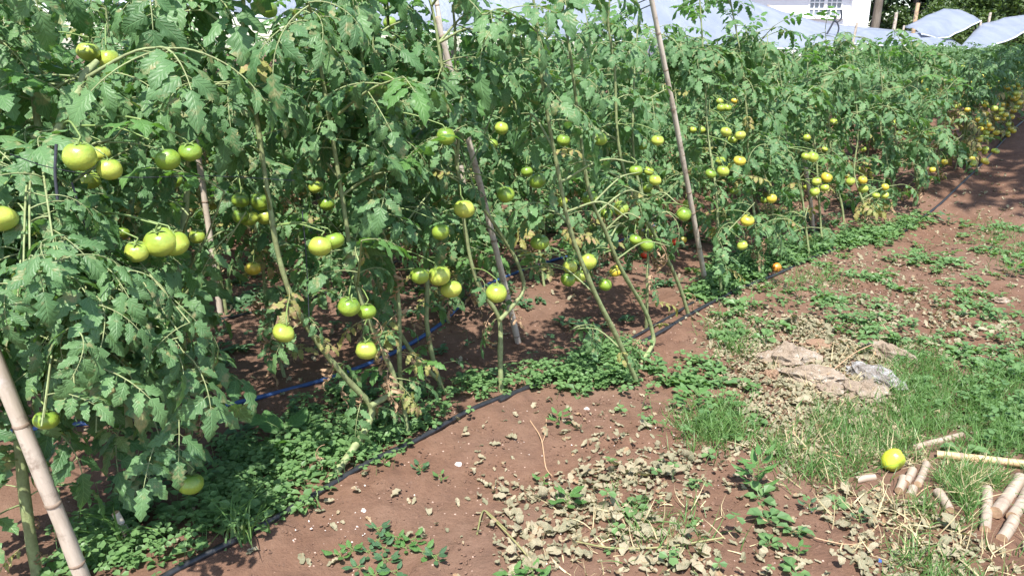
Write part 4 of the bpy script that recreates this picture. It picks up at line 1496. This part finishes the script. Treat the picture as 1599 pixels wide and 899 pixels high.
def fallen(px, py, r, key, label):
    p = gp(px, py + r * 0.75)
    R = r * project(p)[2] / F
    o = link('tomato', FRUIT[key][1])
    o.scale = (R, R, R)
    o.location = p + Vector((0, 0, R * 0.78))
    o.rotation_euler = (1.9, 0.5, 0.6)
    tag(o, label, 'tomato')
fallen(1392, 717, 20, 'lime', 'bright lime yellow fallen tomato lying in the grass at lower right')
fallen(1212, 418, 8, 'orange', 'small orange fallen tomato beside the black hose')
mb = MB()
q = gp(1373, 878, 0.006)
box(mb, (-0.006, -0.003, -0.004), (0.005, 0.002, 0.004))
box(mb, (-0.002, 0.002, -0.004), (0.003, 0.007, 0.003))
o = link('plastic_scrap', mb.mesh('plastic_scrap', M['bluebit'], False), loc=q)
tag(o, 'tiny blue plastic scrap on the soil near the bottom right', 'scrap')

# ------------------------------------------------------------------ weeds, grass, litter
def inside(poly, x, y):
    c = False
    j = len(poly) - 1
    for i in range(len(poly)):
        xi, yi = poly[i]
        xj, yj = poly[j]
        if (yi > y) != (yj > y) and x < (xj - xi) * (y - yi) / (yj - yi) + xi:
            c = not c
        j = i
    return c

KEEP = [(*gp(1392, 735)[:2], 0.05), (*gp(1212, 424)[:2], 0.07), (*gp(1208, 434)[:2], 0.07)]
for a_, b_, w_ in LOGS:
    A_, B_ = gp(*a_), gp(*b_)
    for k_ in range(7):
        q_ = A_.lerp(B_, k_ / 6)
        KEEP.append((q_.x, q_.y - 0.012, 0.022 + w_ * 0.0022))

def region(pix):
    return [tuple(gp(x, y)[:2]) for x, y in pix]

def fill(poly, count, rng, clump=None, thresh=0.0, sc=2.5, feather=0.05):
    xs_ = [p[0] for p in poly]
    ys_ = [p[1] for p in poly]
    out = []
    tries = 0
    while len(out) < count and tries < count * 30:
        tries += 1
        x, y = rng.uniform(min(xs_), max(xs_)), rng.uniform(min(ys_), max(ys_))
        if not inside(poly, x, y):
            continue
        if clump is not None and noise.noise((x * sc, y * sc, clump)) < thresh + rng.uniform(-.15, .15):
            continue
        x += rng.gauss(0, feather)
        y += rng.gauss(0, feather)
        if any((x - kx) ** 2 + (y - ky) ** 2 < kr ** 2 for kx, ky, kr in KEEP):
            continue
        out.append(Vector((x, y, height(x, y))))
    return out

wr_ = random.Random(21)
def trifoliate(rng, size, stalk, tilt=0.5):
    mb = MB()
    top = Vector((rng.uniform(-.3, .3) * stalk, rng.uniform(-.3, .3) * stalk, stalk))
    mb.add([(-.0008, 0, 0), (.0008, 0, 0), top + Vector((.0008, 0, 0)), top - Vector((.0008, 0, 0))], [(0, 1, 2, 3)])
    a0 = rng.uniform(0, 6.28)
    for k in range(3):
        a = a0 + k * 2.094 + rng.uniform(-.2, .2)
        d = Vector((math.cos(a), math.sin(a), rng.uniform(-.35, .15)))
        s = Vector((-math.sin(a), math.cos(a), 0))
        up = Vector((0, 0, 1))
        L = size * rng.uniform(0.8, 1.2)
        V = [top + d * L * 0.05, top + d * L * 0.5 + s * L * 0.42 + up * L * .1, top + d * L * 0.95 + s * L * 0.30, top + d * L * 0.90,
             top + d * L * 0.95 - s * L * 0.30, top + d * L * 0.5 - s * L * 0.42 + up * L * .1]
        mb.add(V, [(0, 1, 2, 3), (0, 3, 4, 5)])
    return tmpl(mb)

def rosette(rng, nleaf, size, h, wid=0.36, up=0.5):
    mb = MB()
    for k in range(nleaf):
        a = k * 2.4 + rng.uniform(-.3, .3)
        el = rng.uniform(0.1, up)
        d = Vector((math.cos(a) * math.cos(el), math.sin(a) * math.cos(el), math.sin(el)))
        s = Vector((-math.sin(a), math.cos(a), 0))
        n_ = d.cross(s) * -1
        L = size * rng.uniform(0.6, 1.15)
        b = Vector((0, 0, h * k / nleaf))
        st = b + d * L * 0.35
        mb.add([b - s * .0012, b + s * .0012, st + s * .0012, st - s * .0012], [(0, 1, 2, 3)])
        m = st + d * L * 0.5 - Vector((0, 0, L * .03))
        t = st + d * L * 0.95 - Vector((0, 0, L * .2))
        for sg in (1, -1):
            e1 = st + d * L * 0.22 + s * sg * L * wid * 0.95 + n_ * -.1 * L + Vector((0, 0, L * .08))
            e2 = st + d * L * 0.62 + s * sg * L * wid * 0.85 + Vector((0, 0, L * .04))
            mb.add([st, e1, e2, m] if sg > 0 else [st, m, e2, e1], [(0, 1, 2, 3)])
            e3 = t.lerp(e2, 0.25)
            mb.add([m, e2, e3, t] if sg > 0 else [m, t, e3, e2], [(0, 1, 2, 3)])
    return tmpl(mb)

def blade(rng, L, w, bendk):
    mb = MB()
    V = []
    p = Vector((0, 0, 0))
    el = math.radians(rng.uniform(65, 88))
    for k in range(5):
        ww = w * (1 - (k / 4) ** 1.6) + 0.0002
        V += [p - Vector((ww / 2, 0, 0)), p + Vector((ww / 2, 0, 0))]
        p = p + Vector((0, math.cos(el), math.sin(el))) * L / 4
        el -= bendk * rng.uniform(0.5, 1.2)
    mb.add(V, [(2 * k, 2 * k + 1, 2 * k + 3, 2 * k + 2) for k in range(4)])
    return tmpl(mb)

TRI = [trifoliate(wr_, wr_.uniform(0.016, 0.026), wr_.uniform(0.015, 0.075)) for _ in range(14)]
ROS = [rosette(wr_, wr_.randrange(6, 11), wr_.uniform(0.03, 0.05), 0.02) for _ in range(8)]
BLD = [blade(wr_, wr_.uniform(0.06, 0.15), wr_.uniform(0.003, 0.006), wr_.uniform(0.1, 0.6)) for _ in range(14)]

def stuff(name, temps, pts, m, label, cat, rng, smin=0.7, smax=1.3, tilt=0.25):
    items = [(rng.randrange(len(temps)), xf(p, rng.uniform(0, 6.28), rng.uniform(-tilt, tilt), rng.uniform(-tilt, tilt), rng.uniform(smin, smax))) for p in pts]
    o = bulk(name, temps, items, M[m])
    return tag(o, label, cat, kind='stuff')

# clover strip along the front row
strip = region([(130, 900), (290, 880), (400, 815), (490, 762), (600, 705), (650, 672), (740, 628), (830, 592), (905, 555), (1000, 545), (985, 600), (860, 610), (800, 575), (740, 600), (640, 640), (560, 600),
                (500, 630), (420, 690), (360, 700), (330, 740), (260, 760), (200, 780), (130, 840)])
P_ = fill(strip, 1250, wr_, 1.0, 0.10, 5)
P2 = fill(region([(330, 760), (500, 640), (600, 650), (620, 690), (500, 760), (400, 815), (260, 870)]), 380, wr_, 2.0, 0.08, 5)
P3 = fill(region([(820, 600), (960, 560), (985, 600), (880, 615)]), 260, wr_)
stuff('clover', TRI + TRI + ROS[:4], P_ + P2 + P3, 'weed', 'bright green clover growing along the black hose under the front row', 'clover', wr_)
# weeds under the front row to the right of the tall stake
R1 = fill(region([(1085, 470), (1120, 410), (1230, 385), (1320, 370), (1400, 352), (1460, 330), (1440, 350), (1330, 385), (1260, 400), (1200, 425), (1130, 460)]), 1500, wr_, 4.0, -0.35, 3)
stuff('low_weeds', TRI + ROS, R1, 'weed', 'low green weeds at the foot of the front row right of the tall stake', 'weeds', wr_, 0.8, 1.6)
# scattered patches on the soil and shaded alleys
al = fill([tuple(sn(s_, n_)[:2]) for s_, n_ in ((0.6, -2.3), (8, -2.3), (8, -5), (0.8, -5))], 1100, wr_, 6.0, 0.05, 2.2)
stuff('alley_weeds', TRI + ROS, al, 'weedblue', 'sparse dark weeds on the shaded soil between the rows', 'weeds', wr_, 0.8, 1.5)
pt = []
for poly, c in (([(1010, 640), (1060, 580), (1085, 590), (1110, 640), (1165, 640), (1150, 700), (1060, 690)], 90),
                ([(1200, 470), (1260, 450), (1330, 460), (1420, 530), (1500, 545), (1380, 560), (1290, 500)], 420),
                ([(1290, 425), (1330, 412), (1380, 445), (1340, 450)], 160), ([(1380, 385), (1400, 372), (1470, 420), (1440, 425)], 170),
                ([(1480, 440), (1530, 470), (1560, 500), (1500, 485)], 160), ([(1560, 400), (1640, 385), (1640, 450), (1560, 440)], 160),
                ([(1110, 490), (1180, 470), (1200, 520), (1130, 560)], 130), ([(1440, 560), (1640, 520), (1640, 640), (1440, 640)], 260),
                ([(1050, 580), (1085, 570), (1100, 620), (1060, 620)], 130), ([(1190, 800), (1220, 780), (1300, 800), (1260, 830)], 14),
                ([(1100, 860), (1040, 850), (1060, 830), (1130, 840)], 34), ([(960, 720), (1060, 740), (1080, 790), (1000, 780)], 22),
                ([(1560, 560), (1640, 540), (1640, 700), (1580, 690)], 260), ([(1480, 330), (1560, 300), (1600, 330), (1560, 420), (1490, 380)], 120),
                ([(1560, 640), (1660, 640), (1660, 720), (1560, 710)], 200)):
    pt += fill(region(poly), int(c * 0.4), wr_, 3.3, 0.05, 6, 0.11)
stuff('soil_weeds', TRI + ROS, pt, 'weed', 'patches of low green weeds spreading over the open soil at right', 'weeds', wr_, 0.8, 1.5)
# grass
gpz = []
for poly, c, th in (([(1395, 560), (1440, 540), (1500, 600), (1640, 560), (1660, 700), (1560, 720), (1480, 700), (1400, 660), (1380, 600)], 5200, -0.5),
                    ([(1180, 690), (1280, 640), (1400, 640), (1480, 700), (1420, 740), (1320, 760), (1230, 745)], 2300, -0.15),
                    ([(1460, 745), (1560, 740), (1650, 730), (1650, 900), (1480, 860), (1440, 800)], 1700, -0.05),
                    ([(1060, 660), (1150, 630), (1170, 680), (1090, 705)], 900, -1),
                    ([(1390, 890), (1430, 840), (1560, 860), (1620, 960), (1400, 960)], 500, 0.0),
                    ([(1110, 500), (1180, 520), (1160, 570), (1120, 560)], 320, -0.3),
                    ([(1180, 450), (1290, 420), (1330, 450), (1220, 470)], 350, 0.0),
                    ([(1520, 330), (1640, 240), (1700, 420), (1560, 430)], 900, -0.2),
                    ([(960, 880), (1000, 800), (1080, 800), (1120, 850), (1050, 899)], 160, -0.2)):
    gpz += fill(region(poly), c, wr_, 8.0, th, 4)
stuff('grass', BLD, gpz, 'grass', 'short green grass around the rocks and cut sticks at right', 'grass', wr_, 0.45, 1.0, 0.7)
# straw in the grass
st_ = []
for poly, c in (([(1200, 560), (1380, 530), (1400, 640), (1220, 640)], 300), ([(1180, 690), (1330, 640), (1480, 700), (1620, 760), (1600, 899), (1380, 899), (1300, 790)], 700),
                ([(1490, 750), (1560, 745), (1560, 790), (1490, 790)], 200), ([(860, 800), (1100, 760), (1130, 880), (830, 899)], 120)):
    st_ += fill(region(poly), c, wr_)
stuff('straw', BLD, [p + Vector((0, 0, 0.006)) for p in st_], 'straw', 'dry straw bits strewn among the grass and litter at right', 'straw', wr_, 0.5, 1.0, 1.5)

# litter of dried leaves
def crumple(rng, L):
    mb = MB()
    K = 6
    V, U = [], []
    curl = rng.uniform(0.5, 2.2)
    ph = rng.uniform(0, 6)
    el, p = 0.2, Vector((0, -L / 2, 0.002))
    for k in range(K + 1):
        v = k / K
        w = L * 0.30 * (v + 0.03) ** 0.5 * (1.03 - v) ** 0.6 * 1.5 * (1 + 0.17 * (1 if k % 2 else -1))
        for q in (-1, 0, 1):
            V.append(p + Vector((q * w + rng.uniform(-.06, .06) * L, 0, abs(q) * w * rng.uniform(0.0, 0.9) + rng.uniform(-.02, .05) * L)))
            U.append((0.5 + q / 2, v))
        p = p + Vector((0, math.cos(el), math.sin(el))) * L / K
        el += rng.uniform(-1, 1) * curl * 0.5 - 0.06
    zmin = min(v.z for v in V)
    for v in V:
        v.z = (v.z - zmin) * 0.85
    mb.add(V, [(k * 3 + j, k * 3 + j + 1, k * 3 + j + 4, k * 3 + j + 3) for k in range(K) for j in range(2)], U)
    return mb
CRM = [crumple(wr_, 1.0) for _ in range(12)]
CRMT = [tmpl(c) for c in CRM]
CRMM = [c.mesh('dried_leaf', M['litter1'], True) for c in CRM]

HEAPS = [
    ('heap of pale curled dried leaves on the soil at the front centre', [[(780, 770), (880, 745), (940, 790), (1010, 830), (960, 899), (740, 899), (770, 830)]], 520, 70),
    ('scatter of dried leaves below the grass tuft at the centre', [[(940, 700), (1010, 660), (1060, 700), (1110, 740), (1080, 790), (1000, 800), (1060, 850), (1130, 840), (1150, 899), (960, 899), (1000, 830), (930, 760)]], 560, 80),
    ('carpet of dried leaves over the rocky outcrop at right', [[(1150, 590), (1200, 500), (1300, 510), (1400, 540), (1380, 640), (1400, 690), (1280, 660), (1180, 690), (1150, 640)]], 3400, 80),
    ('band of dried leaves lying across the path at far right', [[(1340, 490), (1400, 460), (1500, 500), (1600, 510), (1600, 560), (1480, 560), (1380, 540)], [(1100, 500), (1180, 480), (1200, 540), (1120, 590)]], 1150, 30),
    ('brown leaf crumbs among the cut sticks at lower right', [[(1300, 780), (1400, 750), (1470, 790), (1530, 850), (1600, 899), (1330, 899)], [(1180, 700), (1330, 660), (1400, 700), (1330, 760)]], 700, 24),
]
for label, polys, cnt, singles in HEAPS:
    pts = []
    for poly in polys:
        pts += fill(region(poly), int(cnt * 0.85) // len(polys), wr_, 12.0, 0.06, 6, 0.06)
    sm = pts[singles:]
    items = [(wr_.randrange(len(CRMT)), xf(p + Vector((0, 0, wr_.uniform(0.001, 0.012))), wr_.uniform(0, 6.28), wr_.uniform(-.5, .5), wr_.uniform(-.5, .5), wr_.uniform(0.015, 0.042))) for p in sm]
    heap = bulk('leaf_litter', CRMT, items, M['litter'])
    tag(heap, label, 'leaf litter', kind='stuff')
    for p in pts[:singles]:
        o = link('dried_leaf', wr_.choice(CRMM), heap)
        o.matrix_local = xf(p + Vector((0, 0, wr_.uniform(0.004, 0.02))), wr_.uniform(0, 6.28), wr_.uniform(-.5, .5), wr_.uniform(-.5, .5), wr_.uniform(0.03, 0.075))
# thin scatter of leaf bits over the open soil
th = []
for poly, c in (([(740, 650), (1150, 600), (1180, 899), (740, 899)], 260), ([(1080, 470), (1330, 380), (1500, 400), (1640, 560), (1640, 899), (1150, 899), (1100, 600)], 1900),
                ([(330, 899), (640, 720), (740, 899)], 30), ([(1400, 380), (1560, 200), (1700, 260), (1640, 500)], 320)):
    th += fill(region(poly), c, wr_, 5.0, -0.1, 5)
items = [(wr_.randrange(len(CRMT)), xf(p + Vector((0, 0, 0.003)), wr_.uniform(0, 6.28), wr_.uniform(-.3, .3), wr_.uniform(-.3, .3), wr_.uniform(0.015, 0.05))) for p in th]
tag(bulk('leaf_litter', CRMT, items, M['litter']), 'thin scatter of dry leaf bits over the open soil at right', 'leaf litter', kind='stuff')
# litter along the foot of the rows
fl = fill([tuple(sn(s_, n_)[:2]) for s_, n_ in ((0.6, -1.95), (9, -1.9), (9, -4.9), (0.8, -4.9))], 1500, wr_, 14.0, 0.0, 3)
items = [(wr_.randrange(len(CRMT)), xf(p + Vector((0, 0, 0.004)), wr_.uniform(0, 6.28), wr_.uniform(-.6, .6), wr_.uniform(-.6, .6), wr_.uniform(0.015, 0.05))) for p in fl]
tag(bulk('leaf_litter', CRMT, items, M['litter']), 'dry leaf bits on the shaded soil under the tomato rows', 'leaf litter', kind='stuff')

# clods and gravel
def lump(rng):
    mb = MB()
    V = [Vector((0, 0, 1)), Vector((0, 0, -0.6))] + [Vector((math.cos(a), math.sin(a), rng.uniform(-.4, .5))) * rng.uniform(0.7, 1.2) for a in np.arange(0, 6.2, 1.05)]
    mb.add(V, [(0, 2 + k, 2 + (k + 1) % 6) for k in range(6)] + [(1, 2 + (k + 1) % 6, 2 + k) for k in range(6)])
    return tmpl(mb)
LMP = [lump(wr_) for _ in range(8)]
bare = region([(330, 899), (500, 790), (650, 710), (830, 625), (1000, 580), (1090, 520), (1200, 460), (1480, 380), (1480, 560), (1180, 640), (1250, 760), (1400, 899), (900, 980), (330, 980)])
cp = fill(bare, 9000, wr_)
stuff('soil_clods', LMP, cp, 'clod', 'small crumbs of red-brown soil over the bare ground', 'soil clods', wr_, 0.0012, 0.0062, 0.5)
big_clods = fill(bare, 420, wr_)
stuff('soil_clods', LMP, big_clods, 'clod', 'larger lumps of red-brown soil scattered over the bare ground', 'soil clods', wr_, 0.005, 0.012, 0.6)
gvl = fill(bare, 320, wr_) + [gp(540 + wr_.gauss(0, 18), 825 + wr_.gauss(0, 14)) for _ in range(30)]
stuff('gravel', LMP, gvl, 'pebble', 'tiny pale stones scattered on the bare soil', 'gravel', wr_, 0.0015, 0.0042, 0.5)
alc = fill([tuple(sn(s_, n_)[:2]) for s_, n_ in ((0.7, -2.2), (6, -2.2), (6, -4.2), (0.9, -4.2))], 1500, wr_)
stuff('alley_clods', LMP, alc, 'clod', 'small crumbs of soil between the tomato rows', 'soil clods', wr_, 0.002, 0.008, 0.5)

# single weeds standing on the soil
def weed(x, y, nleaf, size, h, m, label, wid=0.36, up=0.8, stem=True, name='weed', cat='weed', group=None):
    p = gp(x, y)
    root = bpy.data.objects.new(name, None)
    COL.objects.link(root)
    root.location = p
    tag(root, label, cat, group)
    if stem:
        mb = MB()
        tube(mb, catmull([(0, 0, -0.01), (0.004, 0.002, h * 0.5), (-0.003, 0, h)], 3), 0.0022, 0.0014, 6)
        link('stem', mb.mesh('stem', M['stalk']), root)
    for k in range(nleaf):
        a = k * 2.4 + wr_.uniform(-.4, .4)
        mb = MB()
        kk = k / max(1, nleaf - 1)
        el = wr_.uniform(0.05, up)
        d = Vector((math.cos(a) * math.cos(el), math.sin(a) * math.cos(el), math.sin(el)))
        s_ = Vector((-math.sin(a), math.cos(a), 0))
        L = size * wr_.uniform(0.7, 1.15)
        b = Vector((0, 0, h * kk))
        st2 = b + d * L * 0.5
        tube(mb, [b, st2], 0.001, 0.0008, 4, False, mi=1)
        leaflet(mb, st2, Vector((d.x, d.y, d.z * 0.3)), s_, Vector((0, 0, 1)) - d * d.z, L, L * wid, wr_, wr_.uniform(0.1, 0.9), wr_.uniform(-.05, .3), 6, 0.12, lobes=0.05)
        link('leaf', mb.mesh('weed_leaf', [M[m], M['stalk']]), root)
    return root
M['weed1'] = leaf_mat('single_weed_leaf', (0.06, 0.15, 0.04), (0.10, 0.21, 0.06), (0.2, 0.22, 0.06), 0.74, 0.85, 0.35)
M['weed2'] = leaf_mat('single_weed_leaf_dull', (0.035, 0.085, 0.045), (0.07, 0.15, 0.065), (0.16, 0.18, 0.07), 0.74, 0.85, 0.3)
weed(872, 662, 9, 0.042, 0.05, 'weed1', 'round-leaved green seedling alone on the soil below the hose', 0.45)
weed(885, 790, 11, 0.05, 0.05, 'weed1', 'green weed with round leaves growing out of the front leaf heap', 0.45)
weed(848, 755, 6, 0.03, 0.03, 'weed1', 'small green sprout at the upper edge of the front leaf heap', 0.45)
weed(1180, 765, 22, 0.06, 0.12, 'weed1', 'bushy green weed right of the centre leaf scatter', 0.30, 1.0)
weed(1245, 866, 6, 0.03, 0.03, 'weed1', 'tiny bright weed on the bare soil near the bottom right', 0.42)
weed(1246, 838, 4, 0.022, 0.02, 'weed2', 'tiny dull weed just above the tiny bright one', 0.42)
weed(440, 705, 5, 0.11, 0.10, 'weed1', 'broad-leaved squash seedling among the clover', 0.62, 0.6)
weed(688, 750, 5, 0.026, 0.025, 'weed1', 'small bright green seedling on bare soil below the hose', 0.45)
weed(655, 735, 9, 0.028, 0.02, 'weed2', 'dull green seedling beside the black hose at centre', 0.45)
weed(1262, 795, 5, 0.028, 0.02, 'weed2', 'small weed at the left edge of the lower right litter', 0.42)
weed(1340, 815, 6, 0.026, 0.03, 'weed2', 'small dull weed in the bare soil left of the round log', 0.42)
weed(1018, 580, 5, 0.03, 0.02, 'weed1', 'flat small weed on the soil in front of the double hose', 0.42)
weed(1175, 612, 8, 0.035, 0.03, 'weed1', 'green weed tuft in front of the orange rock', 0.42)
weed(1080, 640, 10, 0.055, 0.07, 'weed1', 'round-leaved weed clump at the left of the grass tuft', 0.42)
weed(1480, 350, 8, 0.07, 0.06, 'weed2', 'dark weed clump on the path beyond the leaf band', 0.40)
weed(1500, 472, 10, 0.06, 0.06, 'weed1', 'green weed clump on the path at right', 0.34)
weed(1585, 430, 10, 0.08, 0.08, 'weed1', 'leafy weed in the shade at the right edge', 0.36)
weed(1420, 400, 8, 0.05, 0.04, 'weed1', 'low weed at the crest of the bare soil bank', 0.40)
for k, (x, y, c) in enumerate(((590, 832, 'weed2'), (620, 845, 'weed1'), (548, 862, 'weed1'), (575, 868, 'weed2'), (604, 880, 'weed2'), (633, 862, 'weed1'),
                               (560, 892, 'weed2'), (646, 848, 'weed1'), (530, 872, 'weed1'), (618, 898, 'weed2'), (600, 862, 'weed2'), (663, 868, 'weed1'), (585, 905, 'weed1'), (680, 875, 'weed2'), (590, 850, 'weed2'))):
    weed(x, y, 6, 0.033, 0.02, c, 'low seedling in the patch of dull round weeds at the bottom centre', 0.46, 0.7, True, 'weed', 'weed', 'seedlings in the bottom patch')
for x, y in ((800, 905), (830, 900), (835, 915)):
    weed(x, y, 6, 0.04, 0.03, 'weed1', 'bright seedling cut by the bottom edge left of the leaf heap', 0.45, 0.7, True, 'weed', 'weed', 'seedlings at the bottom edge')

def tuft(x, y, nb, L, w, label, spread=0.02, m='grass'):
    p = gp(x, y)
    root = bpy.data.objects.new('grass_tuft', None)
    COL.objects.link(root)
    root.location = p
    tag(root, label, 'grass tuft')
    for k in range(nb):
        mb = MB()
        bl = blade(wr_, L * wr_.uniform(0.5, 1.1), w, wr_.uniform(0.25, 0.75))
        mb.add([Vector(v) for v in bl[0]], [tuple(f) for f in bl[1]])
        o = link('blade', mb.mesh('blade', M[m]), root)
        o.matrix_local = xf(Vector((wr_.gauss(0, spread), wr_.gauss(0, spread), -0.004)), wr_.uniform(0, 6.28), 0, 0, 1)
tuft(385, 838, 34, 0.22, 0.0065, 'tall grass tuft with arching blades over the black hose at lower left', 0.025)
tuft(490, 790, 9, 0.10, 0.006, 'small grass tuft on the hose right of the tall grass tuft', 0.012)
tuft(1110, 680, 110, 0.15, 0.0045, 'dense fine grass tuft on the soil at centre right', 0.065)
tuft(1430, 875, 14, 0.13, 0.006, 'sparse grass tuft among the litter at the bottom right', 0.02)
tuft(190, 860, 10, 0.24, 0.011, 'broad-bladed grass clump beside the foot of the thick stake', 0.02)
tuft(960, 770, 10, 0.07, 0.003, 'wispy grass tuft at the edge of the front leaf heap', 0.01)
tuft(1150, 550, 26, 0.15, 0.005, 'arching grass tuft in front of the tall stake weeds', 0.03)
tuft(1400, 700, 30, 0.17, 0.004, 'long-bladed grass tuft behind the lime tomato', 0.03)

# twigs
def twig(pix, r, label, lift=0.004, m='straw_twig'):
    hose('twig', [gp(x, y, lift + (0.01 if i % 2 else 0)) for i, (x, y) in enumerate(pix)], r, m, label, 'twig', None, 4)
twig([(828, 658), (845, 690), (852, 730), (862, 748)], 0.0022, 'forked dry orange-brown twig standing on the soil above the leaf heap')
twig([(853, 655), (852, 680), (846, 694)], 0.0018, 'short side twig crossing the forked dry twig')
twig([(1150, 816), (1185, 815), (1210, 822)], 0.002, 'thin pale curved twig on soil at the lower right')
twig([(1240, 830), (1290, 850), (1340, 850), (1370, 825)], 0.002, 'long thin root lying across the bare soil at lower right')
twig([(745, 835), (752, 808), (760, 800), (790, 832)], 0.0028, 'bent green-brown stalk left of the leaf heap', 0.004, 'stem_old')
twig([(760, 805), (800, 850), (830, 880)], 0.0028, 'green-brown cut stalk lying on the leaf heap', 0.012, 'stem_old')
twig([(900, 850), (960, 865), (1040, 858), (1130, 848)], 0.0028, 'long green stalk lying over the centre leaf scatter', 0.012, 'stem_old')
twig([(1400, 810), (1440, 770), (1475, 755)], 0.002, 'dry straw stalk between wood chunk and round log')
twig([(1290, 600), (1330, 570), (1360, 552)], 0.0025, 'dry stalk leaning across the rocky outcrop', 0.05)
twig([(1245, 700), (1290, 712), (1320, 716)], 0.004, 'flat strip of brown bark in the grass left of the lime tomato')
